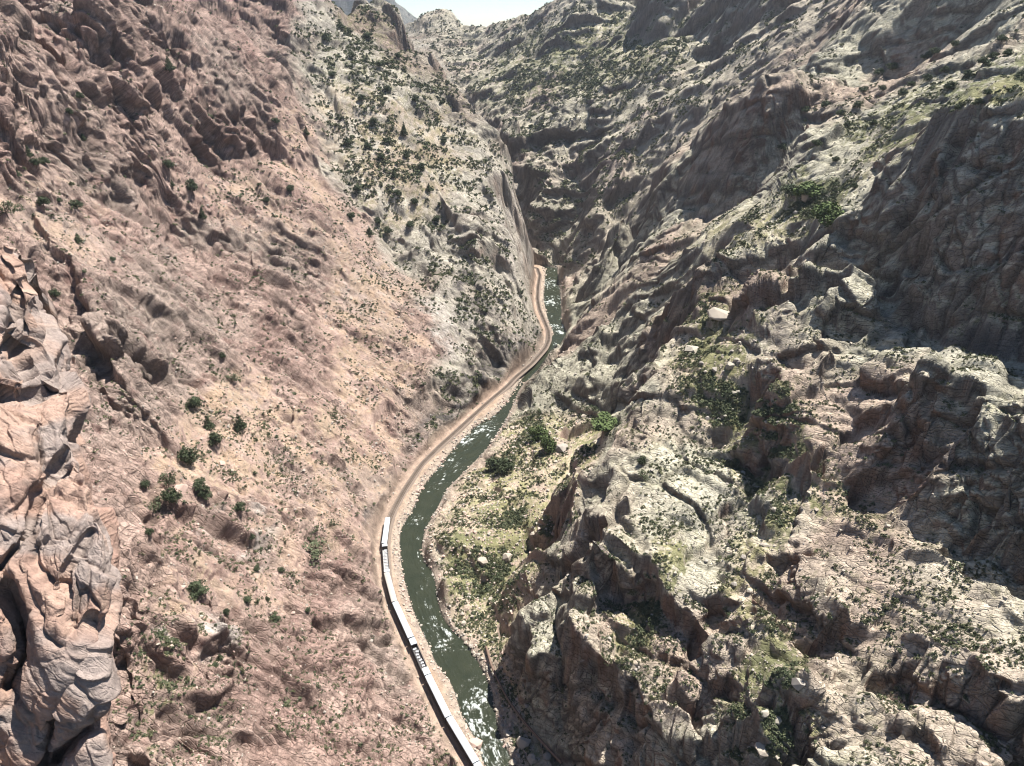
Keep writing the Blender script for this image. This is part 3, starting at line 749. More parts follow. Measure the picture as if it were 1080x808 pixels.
# ------------------------------------------------------------------ the near cliff below the bridge end: a buttress of its own
BE = np.array([(60,150),(30,225),(10,262),(22,272),(40,300),(48,345),(48,385),(76,408),(72,455),(86,512),(106,560),(117,610),(104,655),(96,700),(107,760),(107,812),(112,900),(120,1100)], float)
BC = np.array([(0,262,158),(22,272,156),(40,300,154),(48,380,146),(76,408,138),(70,455,128),(86,512,120),(106,560,110),(117,610,103),(104,655,98),(96,700,94),(107,760,90),(106,812,86),(112,900,82),
    (0,300,150),(0,380,134),(30,398,139),(0,430,124),(45,440,125),(40,480,121),(0,540,108),(60,540,112),(60,600,102),(25,640,99),(60,660,96),(0,720,91),(60,760,89),(0,812,85),(60,812,86),(-120,300,142),(-120,600,98),(-120,812,82),(0,900,79),(-120,950,74),(60,1000,78),(-300,300,130),(-300,900,70)], float)
def rbf(c, val, q):
    r = np.linalg.norm(c[:, None]-c[None], axis=-1); A = np.zeros((len(c)+3,)*2); A[:len(c), :len(c)] = r-np.eye(len(c))*8; L_ = np.c_[np.ones(len(c)), c/100]; A[:len(c), -3:] = L_; A[-3:, :len(c)] = L_.T
    wts = np.linalg.solve(A, np.r_[val, 0, 0, 0])
    r = np.linalg.norm(q[:, None]-c[None], axis=-1)
    return r @ wts[:-3] + np.c_[np.ones(len(q)), q/100] @ wts[-3:]
rows = np.linspace(255, 1000, 900); nu, nw = 430, 90
ex = np.interp(rows, BE[:, 1], BE[:, 0]); ex = ex + 4*np.sin(rows/17.0)*np.sin(rows/43.0)
uu = np.linspace(0, 1, nu)
qx = -260 + (ex[:, None]+260)*(uu[None]**.8); qy = np.repeat(rows[:, None], nu, 1)
q = np.stack([qx.ravel(), qy.ravel()], 1)
yb = np.concatenate([rbf(BC[:, :2], BC[:, 2], c) for c in np.array_split(q, 40)])
def crease(pts_, width, depth):
    d = np.full(len(q), 1e9)
    for (x1, y1), (x2, y2) in zip(pts_[:-1], pts_[1:]):
        v_ = np.array([x2-x1, y2-y1]); t_ = np.clip(((q-[x1, y1]) @ v_)/(v_ @ v_), 0, 1)
        d = np.minimum(d, np.linalg.norm(q-np.array([x1, y1])-t_[:, None]*v_, axis=1))
    return depth*np.exp(-(d/width)**2)
yb += crease([(-60,398),(0,412),(30,416),(52,404),(80,398)], 5, 4.5)
yb += crease([(78,470),(56,505),(40,520),(30,560),(0,600)], 4, 3.0)
yb += crease([(10,622),(26,655),(30,690),(12,722)], 11, 7.5)
yb += crease([(98,655),(88,700),(62,745),(48,790),(30,840)], 5, 6.0)
yb += crease([(-20,330),(14,322),(26,300),(44,290)], 3, 2.2) + crease([(0,350),(30,372),(40,392)], 4, 2.2)
yb += crease([(60,800),(90,770),(112,760)], 8, 5.0) + crease([(96,560),(70,600),(64,650)], 3, 1.6)
bx, by, bz = at_y(q[:, 0], q[:, 1], yb)
B3 = np.stack([bx, by, bz], -1).reshape(len(rows), nu, 3)
back = np.linspace(0, 1, nw+1)[1:]**1.5                       # round the edge and back into the canyon wall
edge = B3[:, -1]
wrap = edge[:, None] + (back[None, :, None]*np.array([-48., 52., -30.]) + (np.sin(back*math.pi)**.6)[None, :, None]*np.array([1.5, 3., -6.]))
B3 = np.concatenate([B3, wrap], 1)
topr = B3[0]; nt_ = 60
tb = (np.linspace(0, 1, nt_+1)[1:]**1.4)[::-1]
cap = topr[None] + tb[:, None, None]*np.array([-30., 46., -46.]) + (np.sin(tb*math.pi)**.7)[:, None, None]*np.array([0, 2, 6.])
B3 = np.concatenate([cap, B3], 0).astype(F32)
BN = -grid_normals(B3); BN = gblur(BN, 3); BN /= np.maximum(np.linalg.norm(BN, axis=-1, keepdims=True), 1e-9)
bp = B3.reshape(-1, 3); bn = BN.reshape(-1, 3).astype(F32)
bw = bp + np.stack([fbm(bp, 7, 301+i*7, 3) for i in range(3)], 1)*F32(.7)
bd = np.zeros(len(bp), F32); bcell = 0
for fr, sd_, amp, ck in ((frame((.75,-.35,.55), 15, (.25,-.45,-.85), 40, 24), 318, 3.4, 1.2), (frame((.75,-.35,.55), 6.5, (.25,-.45,-.85), 18, 9), 319, 1.5, .7),
        (frame((.75,-.35,.55), 2.2, (.25,-.45,-.85), 7, 3.6), 320, .5, .22), (frame((.75,-.35,.55), .8, (.25,-.45,-.85), 2.4, 1.2), 321, .16, .05)):
    r_ = facet(bw, fr, sd_, .04, .9); bd += amp*r_[:, 0]-ck*np.exp(-(r_[:, 1]/.05)**2); bcell = bcell+(r_[:, 2]-.5)*.7
bd += fbm(bp, 9, 331, 5)*.3 + fbm(bp*np.array([1, 1, .3], F32), 1.5, 335, 3)*.12
B4 = (bp + bn*bd[:, None]).reshape(B3.shape)
for ax_ in (0, 1):
    p_ = np.pad(B4, [(1, 1) if i == ax_ else (0, 0) for i in range(3)], mode='edge')
    B4 = (.5*B4+.25*(p_[2:] if ax_ == 0 else p_[:, 2:])+.25*(p_[:-2] if ax_ == 0 else p_[:, :-2])).astype(F32)
m18, m6, m1 = fbm(bp, 16, 341, 4), fbm(bp, 5, 345, 4), fbm(bp*np.array([1, 1, .35], F32), .9, 349, 3)
one_b = np.ones((len(bp), 3), F32)
bc = mix(mix(one_b*C(.33,.23,.18), one_b*C(.26,.17,.135), m6*.9+.3+bcell*.6), one_b*C(.25,.215,.195), .8*sstep(-.12, .4, m18+.35*m6))
bc = mix(bc, one_b*C(.16,.12,.10), (m6-.35)*1.2)
bc = bc*(1+.14*m1)[:, None]
butt_o = link('cliff_buttress', make_grid_mesh('cliff_buttress', B4[:, ::-1]), m=M_GROUND, kind='structure')
set_rough(butt_o.data, np.full(len(bp), .16))
set_colors(butt_o.data, np.clip(bc.reshape(B4.shape[0], B4.shape[1], 3)[:, ::-1].reshape(-1, 3), .02, .6))
# ------------------------------------------------------------------ what can be seen of the ground, for setting things down on it
vx, vy = sight(Pf[:, 0], Pf[:, 1], Pf[:, 2])
depth = Pf[:, 1]*CS+(CAM_H-Pf[:, 2])*SN
inview = (vx > -20) & (vx < 1100) & (vy > -20) & (vy < 830) & (depth > 10)
CELL = 2.5
cxi = ((vx+20)/CELL).astype(np.int32); cyi = ((vy+20)/CELL).astype(np.int32)
BW, BH = int(1120/CELL)+2, int(850/CELL)+2
zb = np.full(BW*BH, 1e9, F32); iv = np.where(inview)[0]
np.minimum.at(zb, cyi[iv]*BW+cxi[iv], depth[iv])
zb2 = zb.reshape(BH, BW); zmin = zb2.copy()
for a_ in (-1, 0, 1):
    for b_ in (-1, 0, 1): zmin = np.minimum(zmin, np.roll(np.roll(zb2, a_, 0), b_, 1))
visible = np.zeros(n, bool); visible[iv] = depth[iv] < zmin.ravel()[cyi[iv]*BW+cxi[iv]]*1.035+1.5
vb = sight(B4.reshape(-1, 3)[:, 0], B4.reshape(-1, 3)[:, 1], B4.reshape(-1, 3)[:, 2])
bm_ = np.zeros((BH, BW), bool); ok_ = (vb[0] > -20) & (vb[0] < 1100) & (vb[1] > -20) & (vb[1] < 830)
bm_[((vb[1][ok_]+20)/CELL).astype(int), ((vb[0][ok_]+20)/CELL).astype(int)] = True
visible[iv] &= ~bm_.ravel()[cyi[iv]*BW+cxi[iv]]
VIS = np.where(visible)[0]
def spot(px, py):
    """the ground point seen in a direction"""
    d = (vx[VIS]-px)**2+(vy[VIS]-py)**2
    k_ = VIS[np.argpartition(d, 12)[:12]]
    return Pf[k_[np.argmin(depth[k_])]]

# ------------------------------------------------------------------ the river
wy_ = np.arange(50, 1120, .55); wu = np.linspace(0, 1, 52)
L_, R_ = left_x(wy_)-2.2, right_x(wy_)+2.0
WX = L_[:, None]+(R_-L_)[:, None]*wu[None]; WY = np.repeat(wy_[:, None], 52, 1)
slope_ = np.gradient(.5*(L_+R_), wy_)
fx = WX-(.5*(L_+R_))[:, None]; flow = np.stack([fx, WY*np.sqrt(1+np.repeat(slope_[:, None], 52, 1)**2)*.6, np.zeros_like(WX)], -1).reshape(-1, 3).astype(F32)
rap = np.zeros(WX.size, F32)
wx0, wy0 = WX.ravel(), WY.ravel()
for px, py, r_, a_ in ((440,548,5,.8),(436,571,4,.4),(462,655,9,1),(453,640,6,.8),(466,674,9,.9),(505,745,8,.9),(516,772,7,.8),(520,792,9,1.1),(506,455,10,1.05),(490,466,9,1.0),(476,488,9,.9),(460,512,6,.6),(520,444,8,.8),
        (582,300,16,.9),(583,318,14,1.2),(588,346,14,1.1),(582,335,10,.6),(584,285,12,.8),(498,765,4,.7),(446,620,5,.4),(447,590,4,.3)):
    qx_, qy_, _ = at_z(px, py, 0)
    rap = np.maximum(rap, a_*np.exp(-(((wx0-qx_)/r_)**2+((wy0-qy_)/(r_*1.5))**2)))
f1 = fbm(flow, 3.2, 401, 4); f2 = fbm(flow, 1.1, 405, 3); f3 = fbm(flow+99, 9, 409, 3)
edge_ = np.minimum(np.repeat(wu[None], len(wy_), 0), 1-np.repeat(wu[None], len(wy_), 0)).ravel()
f4 = fbm(flow, .55, 413, 3)
foam = .9*sstep(.56, 1.05, rap*.58+f1*.40+f2*.38+f4*.30+f3*.2-.08+.12*np.exp(-edge_/.06))
WZ = (f1*.10+f2*.05)*(1+3.2*rap)+foam*.12
WP = np.stack([WX, WY, WZ.reshape(WX.shape)], -1)
wm = make_grid_mesh('river', WP, smooth=True)
a_ = wm.attributes.new('foam', 'FLOAT', 'POINT'); a_.data.foreach_set('value', foam.astype(F32))
m = bpy.data.materials.new('river_water'); m.use_nodes = True; t = m.node_tree; b = t.nodes['Principled BSDF']
at_ = t.nodes.new('ShaderNodeAttribute'); at_.attribute_name = 'foam'
tc = t.nodes.new('ShaderNodeTexCoord'); nz = t.nodes.new('ShaderNodeTexNoise'); nz.inputs['Scale'].default_value = .12; nz.inputs['Detail'].default_value = 6
t.links.new(tc.outputs['Object'], nz.inputs['Vector'])
cr = t.nodes.new('ShaderNodeMix'); cr.data_type = 'RGBA'; cr.inputs[6].default_value = (.016, .021, .013, 1); cr.inputs[7].default_value = (.034, .037, .022, 1); t.links.new(nz.outputs['Fac'], cr.inputs[0])
mx = t.nodes.new('ShaderNodeMix'); mx.data_type = 'RGBA'; mx.inputs[7].default_value = (.50, .54, .52, 1)
t.links.new(at_.outputs['Fac'], mx.inputs[0]); t.links.new(cr.outputs[2], mx.inputs[6]); t.links.new(mx.outputs[2], b.inputs['Base Color'])
mr = t.nodes.new('ShaderNodeMapRange'); mr.inputs[3].default_value = .16; mr.inputs[4].default_value = .75; t.links.new(at_.outputs['Fac'], mr.inputs[0]); t.links.new(mr.outputs[0], b.inputs['Roughness'])
n2_ = t.nodes.new('ShaderNodeTexNoise'); n2_.inputs['Scale'].default_value = 1.6; n2_.inputs['Detail'].default_value = 4; t.links.new(tc.outputs['Object'], n2_.inputs['Vector'])
bp_ = t.nodes.new('ShaderNodeBump'); bp_.inputs['Strength'].default_value = .6; bp_.inputs['Distance'].default_value = .3; t.links.new(n2_.outputs['Fac'], bp_.inputs['Height']); t.links.new(bp_.outputs[0], b.inputs['Normal'])
b.inputs['Specular IOR Level'].default_value = .2
link('river', wm, m=m, kind='structure')
# ------------------------------------------------------------------ helpers for built things
class MB:
    def __init__(s): s.v = []; s.f = []
    def add(s, v, f):
        k_ = len(s.v); s.v += [tuple(p) for p in v]; s.f += [tuple(i+k_ for i in q_) for q_ in f]; return s
    def box(s, x0, x1, y0, y1, z0, z1):
        return s.add([(x, y, z) for z in (z0, z1) for y in (y0, y1) for x in (x0, x1)], [(0,2,3,1),(4,5,7,6),(0,1,5,4),(2,6,7,3),(0,4,6,2),(1,3,7,5)])
    def prism(s, prof, x0, x1):          # profile (y, z) run along x
        k_ = len(prof); v = [(x0, y, z) for y, z in prof]+[(x1, y, z) for y, z in prof]
        return s.add(v, [(i, (i+1) % k_, (i+1) % k_+k_, i+k_) for i in range(k_)]+[tuple(range(k_))[::-1], tuple(range(k_, 2*k_))])
    def tube(s, pts, r, seg=8):
        pts = [Vector(p) for p in pts]; v = []; f = []
        for i, p in enumerate(pts):
            d = (pts[min(i+1, len(pts)-1)]-pts[max(i-1, 0)]).normalized(); a = d.cross(Vector((0, 0, 1)) if abs(d.z) < .9 else Vector((1, 0, 0))).normalized(); c = d.cross(a)
            rr = r[i] if isinstance(r, (list, tuple)) else r
            v += [p+a*rr*math.cos(2*math.pi*j/seg)+c*rr*math.sin(2*math.pi*j/seg) for j in range(seg)]
        for i in range(len(pts)-1):
            for j in range(seg): f.append((i*seg+j, i*seg+(j+1) % seg, (i+1)*seg+(j+1) % seg, (i+1)*seg+j))
        f += [tuple(range(seg))[::-1], tuple(range((len(pts)-1)*seg, len(pts)*seg))]
        return s.add(v, f)
    def build(s, name, m, parent=None):
        me = bpy.data.meshes.new(name); me.from_pydata(s.v, [], s.f); me.update()
        return link(name, me, parent, m)
def empty(name, loc=(0, 0, 0), rz=0, **props):
    o = bpy.data.objects.new(name, None); COL.objects.link(o); o.location = loc; o.rotation_euler = (0, 0, rz); o.empty_display_size = .5
    for k_, v_ in props.items(): o[k_] = v_
    return o
KIDS = {}
def copy_tree(o, parent=None):
    c = o.copy(); COL.objects.link(c)
    if parent: c.parent = parent
    for ch_ in o.children: copy_tree(ch_, c)
    return c

M_ROOF = mat('white_painted_roof', (.44, .475, .50), .5, var=.16, scale=.5)
M_DULL = mat('dusty_grey_roof', (.36, .33, .30), .6, var=.12, scale=.7)
M_BODY = mat('dark_coach_side', (.035, .028, .026), .4, var=.2)
M_STEEL = mat('dark_steel', (.05, .05, .052), .55, .3)
M_RAIL = mat('rail_steel', (.26, .23, .21), .4, .6)
M_GLASS = mat('coach_glass', (.02, .025, .03), .1, spec=.6)
M_DECK = mat('grey_car_deck', (.30, .29, .28), .8, scale=2)
M_DARKDECK = mat('dark_car_deck', (.075, .07, .068), .8, scale=2)
M_BENCH = mat('pale_bench', (.62, .63, .64), .6)
M_SLEEPER = mat('timber_sleeper', (.10, .075, .055), .95)
M_BALLAST = mat('track_ballast', (.165, .13, .105), .95, var=.45, scale=2.2, bump=.6)

# ------------------------------------------------------------------ the railway
ys_ = np.arange(60, 1150, 1.0); xs_ = track_x(ys_); arc = np.concatenate([[0], np.cumsum(np.hypot(np.diff(xs_), np.diff(ys_)))])
def along(s_):
    return np.array([np.interp(s_, arc, xs_), np.interp(s_, arc, ys_)])
def offset(s_, d):
    a, b2 = along(s_-.5), along(s_+.5); t_ = (b2-a)/np.linalg.norm(b2-a)
    return along(s_)+np.array([t_[1], -t_[0]])*d
S = np.arange(2, arc[-1]-2, 1.5)
prof = [(-2.9, 3.0), (-1.75, 3.86), (1.75, 3.86), (2.9, 3.0)]
BP = np.array([[[*offset(s_, d), z+random.uniform(-.05, .05)] for d, z in prof] for s_ in S], F32)
link('rail_bed', make_grid_mesh('rail_bed', BP[:, ::-1].copy() if False else BP), m=M_BALLAST, kind='structure')
trk = empty('railway_track', (*along(200), 3.9), label='single railway track curving beside the river past the cliff foot', category='railway track')
def ribbon(d, w, z0, z1, step):
    mb = MB()
    ss = np.arange(2, arc[-1]-2, step)
    for i, s_ in enumerate(ss):
        a, b2 = offset(s_, d-w), offset(s_, d+w)
        mb.v += [(*a, z0), (*a, z1), (*b2, z1), (*b2, z0)]
        if i:
            k_ = 4*i
            mb.f += [(k_-4+j, k_-4+(j+1) % 4, k_+(j+1) % 4, k_+j) for j in range(4)]
    return mb
def rel(mb, o): mb.v = [(x-o.location.x, y-o.location.y, z-o.location.z) for x, y, z in mb.v]; return mb
for d in (-.75, .75): rel(ribbon(d, .05, 3.98, 4.14, 3.0), trk).build('rail', M_RAIL, trk)
mb = MB()
for s_ in np.arange(3, arc[-1]-4, .65):
    c_, dl = along(s_), offset(s_, 1.3)-along(s_)
    q_ = np.array([-dl[1], dl[0]])/np.linalg.norm(dl)*.12
    mb.add([(*(c_+sx*dl+sy*q_), z) for z in (3.84, 3.985) for sx, sy in ((-1,-1),(1,-1),(1,1),(-1,1))], [(0,1,2,3)[::-1],(4,5,6,7),(0,1,5,4),(1,2,6,5),(2,3,7,6),(3,0,4,7)])
sl = rel(mb, trk).build('sleepers', M_SLEEPER, trk); sl['kind'] = 'stuff'

# ------------------------------------------------------------------ the train
LEN = 24.6
def bogies(root):
    for sx in (-1, 1):
        b_ = MB().box(sx*8.6-1.5, sx*8.6+1.5, -1.1, 1.1, .55, .95).build('bogie', M_STEEL, root)
        for wx_ in (-1.05, 1.05):
            w_ = MB()
            for sy in (-.78, .78): w_.tube([(sx*8.6+wx_, sy-.07, .48), (sx*8.6+wx_, sy+.07, .48)], .46, 16)
            w_.tube([(sx*8.6+wx_, -.78, .48), (sx*8.6+wx_, .78, .48)], .08, 6)
            w_.build('wheelset', M_STEEL, b_)
arch = lambda w, z0, rise, k_=9: [(w*math.cos(math.pi*i/(k_-1)), z0+rise*math.sin(math.pi*i/(k_-1))**.8) for i in range(k_)]
def passenger(roof_m, label):
    r = empty('passenger_car', label=label, category='railway car', group='cars of the train')
    h = LEN/2-.35
    MB().prism([(-1.5, .95), (1.5, .95), (1.5, 3.45), (-1.5, 3.45)], -h, h).build('body', M_BODY, r)
    rf = MB().prism(arch(1.58, 3.452, .62), -h-.15, h-1.9)
    rf.prism(arch(1.56, 3.452, .55), h-1.75, h+.15)
    for x in np.arange(-h+1.5, h-3, 2.6): rf.prism(arch(1.60, 3.47, .625), x, x+.05)
    ro = rf.build('roof', roof_m, r)
    for x in (-7.5, -2.5, 2.5, 7.0): MB().box(x-.35, x+.35, -.22, .22, 4.05, 4.2).build('roof_vent', roof_m, ro)
    for sy in (-1, 1):
        wb = MB()
        for x in np.arange(-h+1.6, h-2.4, 1.75): wb.box(x, x+1.25, min(sy*1.49, sy*1.53), max(sy*1.49, sy*1.53), 2.1, 2.95)
        wb.build('window_band', M_GLASS, r)
    MB().box(-h-.5, -h, -.55, .55, 1.0, 3.2).build('gangway', M_STEEL, r); MB().box(h, h+.5, -.55, .55, 1.0, 3.2).build('gangway', M_STEEL, r)
    bogies(r); return r
def open_car(deck_m, bench_m, ends, label):
    r = empty('open_car', label=label, category='railway car', group='cars of the train')
    h = LEN/2-.35
    MB().box(-h, h, -1.5, 1.5, .95, 1.35).build('deck', deck_m, r)
    for sy in (-1, 1):
        s_ = MB().box(-h, h, sy*1.47-.03, sy*1.47+.03, 1.352, 2.05)
        s_.box(-h, h, sy*1.47-.05, sy*1.47+.05, 2.35, 2.45)
        for x in np.linspace(-h+.1, h-.1, 13): s_.box(x-.04, x+.04, sy*1.47-.04, sy*1.47+.04, 2.052, 2.348)
        s_.build('side_rail', M_STEEL, r)
    for i, x in enumerate(np.linspace(-h+ends+1.2, h-ends-1.2, 8)):
        y0 = random.choice((-1.1, -.9, -.5)); MB().box(x-.28, x+.28, y0, y0+1.5, 1.352, 1.8).box(x+.2, x+.28, y0, y0+1.5, 1.802, 2.25).build('bench', bench_m, r)
    for sx in (-1, 1):
        a, b2 = sorted((sx*h, sx*(h-ends)))
        e_ = MB().prism(arch(1.56, 3.40, .5), a, b2).build('end_roof', M_ROOF, r)
        MB().box(a+.03, b2-.03, -1.46, 1.46, 1.353, 3.398).build('end_cabin', M_BODY, r)
    bogies(r); return r
front = at_z(412, 545.6, 8.0)
joint = [545.6, 573.1, 603.3, 635.4, 673.2, 713.0, 757.8, 806.2]
sj = []
for py in joint:
    px_ = np.interp(py, [545.6, 573, 603, 635, 673, 713, 757.8, 806.2], [411.6, 406.4, 408, 415.2, 431.7, 449.2, 470.4, 499.2])
    x_, y_, _ = at_z(px_, py, 8.0)
    i_ = np.argmin(np.hypot(xs_-x_, ys_-y_)); sj.append(arc[i_])
sj.append(sj[-1]-25.0)
KINDS_ = [(passenger, (M_ROOF, 'white roofed passenger car at the head of the train, nearest the upper bend')),
    (open_car, (M_DECK, M_BENCH, 2.2, 'open sided grey car with pale benches, second car from the head of the train')),
    (passenger, (M_DULL, 'passenger car with dull grey tan roof, third car from the head of the train')),
    (passenger, (M_ROOF, 'white roofed passenger car between the grey roofed car and the dark open car')),
    (open_car, (M_DARKDECK, M_BENCH, 4.2, 'dark open car with short white covered ends in mid train')),
    (passenger, (M_ROOF, 'white roofed passenger car directly behind the dark open car')),
    (passenger, (M_ROOF, 'white roofed passenger car, last whole car before the bottom edge')),
    (passenger, (M_ROOF, 'passenger car cut off by the bottom edge of the picture'))]
for i, (fn, args) in enumerate(KINDS_):
    a, b2 = along(sj[i]), along(sj[i+1])
    o = fn(*args)
    c_ = (a+b2)/2; d_ = a-b2
    mid = along((sj[i]+sj[i+1])/2); c_ = (c_+mid*2)/3
    o.location = (c_[0], c_[1], 4.14); o.rotation_euler = (0, 0, math.atan2(d_[1], d_[0])); o.scale = (np.linalg.norm(d_)/LEN, 1, 1)

# ------------------------------------------------------------------ old water pipe at the foot of the shaded cliff
pp = [(515,682,3.5),(520,700,4),(526,714,4),(533,728,4.5),(541,742,5),(552,757,6),(563,770,6.5),(575,783,7),(588,797,7.5),(602,812,8)]
pts_ = [at_z(*p) for p in pp]; pts_ = [(x-1.0, y-.6, z+.6) for x, y, z in pts_]
M_RUST = mat('rusted_pipe', (.16, .11, .085), .8, .2, var=.4, scale=.6, bump=.3)
pl = empty('water_pipe', pts_[0], label='old rusty water pipe running along the foot of the shaded brown cliff', category='pipe')
fine = []
for a, b2 in zip(pts_[:-1], pts_[1:]):
    for t_ in (0, .5): fine.append(tuple(np.array(a)*(1-t_)+np.array(b2)*t_))
rel(MB().tube(fine, .55, 10), pl).build('pipe_run', M_RUST, pl)
for p in pts_[1:-1]: rel(MB().box(p[0]-.3, p[0]+.3, p[1]-.3, p[1]+.3, p[2]-3.0, p[2]-.5), pl).build('support', M_STEEL, pl)
# ------------------------------------------------------------------ trees and shrubs
def leaves(lumps, nl, leaf, rng, lean=.0):
    """leaf-sized faces spread through some lumps of a crown"""
    wts = np.array([l[3]*l[4] for l in lumps]); wts = wts/wts.sum()
    k_ = rng.choice(len(lumps), nl, p=wts); L = np.array(lumps)[k_]
    d = rng.normal(size=(nl, 3)); d /= np.linalg.norm(d, axis=1)[:, None]
    r = rng.uniform(.25, 1.0, nl)**.45
    c = L[:, :3]+d*r[:, None]*np.stack([L[:, 3], L[:, 3], L[:, 4]], 1)
    a = rng.normal(size=(nl, 3)); a /= np.linalg.norm(a, axis=1)[:, None]
    b2 = np.cross(a, d+.3*rng.normal(size=(nl, 3))); b2 /= np.linalg.norm(b2, axis=1)[:, None]+1e-9
    s_ = leaf*rng.uniform(.6, 1.5, nl)[:, None]
    v = np.stack([c-a*s_-b2*s_*.7, c+a*s_-b2*s_*.6, c+b2*s_*.9], 1)
    return v.reshape(-1, 3).astype(F32)
def tri_mesh(name, v, m=None):
    me = bpy.data.meshes.new(name); nv = len(v); nf = nv//3
    me.vertices.add(nv); me.vertices.foreach_set('co', v.astype(F32).ravel())
    me.loops.add(nv); me.loops.foreach_set('vertex_index', np.arange(nv, dtype=np.int32))
    me.polygons.add(nf); me.polygons.foreach_set('loop_start', np.arange(0, nv, 3, dtype=np.int32)); me.polygons.foreach_set('loop_total', np.full(nf, 3, np.int32))
    me.update(calc_edges=True)
    if m: me.materials.append(m)
    return me
def leaf_mat(name, color, var=.35, scale=.9):
    m = mat(name, color, .85, var=var, scale=scale, spec=.12); return m
M_JUN = leaf_mat('juniper_green', (.062, .078, .043)); M_SAGE = leaf_mat('sage_green', (.105, .12, .07)); M_BRIGHT = leaf_mat('fresh_green', (.085, .115, .045)); M_OLIVE = leaf_mat('olive_green', (.115, .12, .066))
M_BARK = mat('juniper_bark', (.13, .095, .07), .95, var=.3, scale=3, bump=.5)
rngp = np.random.default_rng(5)
def lumps_for(shape, rng):
    if shape == 'cone':
        return [(rng.normal(0, .10*(1-z)), rng.normal(0, .10*(1-z)), .14+z*.78, .46*(1-z)+.08, .16) for z in np.linspace(0, .98, 9)]+[(.34*math.cos(t_), .34*math.sin(t_), .2, .2, .13) for t_ in rng.uniform(0, 6.28, 4)]
    if shape == 'round':
        return [(.34*math.cos(t_)*rng.uniform(.5, 1.1), .34*math.sin(t_)*rng.uniform(.5, 1.1), rng.uniform(.25, .62), rng.uniform(.2, .32), rng.uniform(.18, .26)) for t_ in np.linspace(0, 6.28, 8)[:-1]+rng.uniform(0, 1)]+[(0, 0, .62, .3, .26), (.05, .05, .35, .42, .22)]
    return [(.5*math.cos(t_)*rng.uniform(.3, 1.1), .5*math.sin(t_)*rng.uniform(.3, 1.1), rng.uniform(.15, .5), rng.uniform(.16, .3), rng.uniform(.14, .26)) for t_ in rng.uniform(0, 6.28, 8)]
def make_tree(name, shape, m, nl, seed, label, group=None, leaf=.045):
    rng = np.random.default_rng(seed); r = empty(name, label=label, category='tree')
    if group: r['group'] = group
    lp = lumps_for(shape, rng)
    link('crown', tri_mesh('crown', leaves(lp, nl, leaf, rng), m), r)
    tb_ = MB().tube([(0, 0, -.15), (.015, .01, .12), (-.01, .02, .35), (.01, 0, .6)], [.05, .04, .028, .012], 7)
    for t_ in rng.uniform(0, 6.28, 5):
        z = rng.uniform(.12, .35); tb_.tube([(0, 0, z), (.16*math.cos(t_), .16*math.sin(t_), z+.12), (.32*math.cos(t_), .32*math.sin(t_), z+.2)], [.022, .014, .005], 5)
    tb_.build('trunk', M_BARK, r)
    return r
PROTO = {'cone': [make_tree('juniper_tree', 'cone', M_JUN, 900, 31+i, '') for i in range(2)], 'round': [make_tree('juniper_tree', 'round', M_JUN, 1000, 41+i, '') for i in range(3)],
    'pale': [make_tree('pale_bush', 'loose', M_SAGE, 520, 51+i, '', leaf=.04) for i in range(2)], 'bright': [make_tree('green_tree', 'round', M_BRIGHT, 1200, 61+i, '', leaf=.05) for i in range(2)]}
used_p = set()
def plant(kind, px, py, w_px, h_px, label, group=None, i=0):
    p = spot(px, py); dd = p[1]*CS+(CAM_H-p[2])*SN
    src = PROTO[kind][i % len(PROTO[kind])]
    o = src if src.name not in used_p else copy_tree(src)
    used_p.add(src.name)
    pr = dd/FPX                                                   # metres to a picture unit here
    hh = h_px*pr/.93; ww = w_px*pr/.92
    o.location = (p[0], p[1], p[2]-.05*hh); o.scale = (ww, ww, hh); o.rotation_euler = (0, 0, random.uniform(0, 6.28)); o['label'] = label
    o['category'] = 'bush' if kind == 'pale' else 'tree'
    if group: o['group'] = group
    elif 'group' in o: del o['group']
    return o
G1 = 'junipers clumped on the orange scree'
for i, (k_, px, py, w_, h_, lab) in enumerate([
    ('round',206,429,15,15,'round dark juniper, uppermost of the clump on the orange scree'), ('cone',221.6,452,12,17,'pointed dark juniper just below the uppermost round one in the scree clump'),
    ('cone',255.5,452,13,17,'pointed juniper standing alone on smooth orange scree, clump tree nearest the train'), ('round',229.5,467,15,17,'dull green juniper touching the pointed one in the scree clump'),
    ('round',202,489,18,23,'tallest dark juniper in the middle of the scree clump'), ('pale',181.6,509,15,24,'tall thin grey green bush beside a pink boulder in the scree clump'),
    ('round',155.4,513,9,12,'small dark juniper against the pink rib at the edge of the scree clump'), ('round',183.6,531,17,22,'broad juniper at the lower end of the scree clump'),
    ('round',212,516,15,15,'broad light juniper behind a darker one low in the scree clump'), ('round',221,526,13,16,'dark juniper overlapping the lighter one low in the scree clump'),
    ('round',256,539,10,11,'small dark juniper below and apart from the scree clump'), ('pale',166,531,18,17,'pale ragged bush at the lower end of the scree clump'), ('pale',247,402,12,13,'pale grey bush on open scree above the juniper clump'),
    ('round',211,627,20,18,'single round dark juniper on the narrow tan scree tongue'), ('pale',335,585,26,22,'wide pale bush by the white streaked rock on the pink slope'),
    ('round',262,633,10,8,'flat dark shrub right below the white rock streak'), ('round',291,654,11,9,'dark round shrub above the overhanging rock lip on the pink slope'), ('round',241,649,7,9,'narrow dark shrub beside a pale slab on the pink slope'),
    ('pale',10,228,20,26,'ragged pale tree on the slope just above the near buttress'), ('pale',24,415,22,14,'pale bush rooted in the crack of the near buttress') ]):
    if lab.startswith('pale bush rooted'):
        pass
    plant(k_, px, py, w_, h_, lab, G1 if 'clump' in lab else None, i)
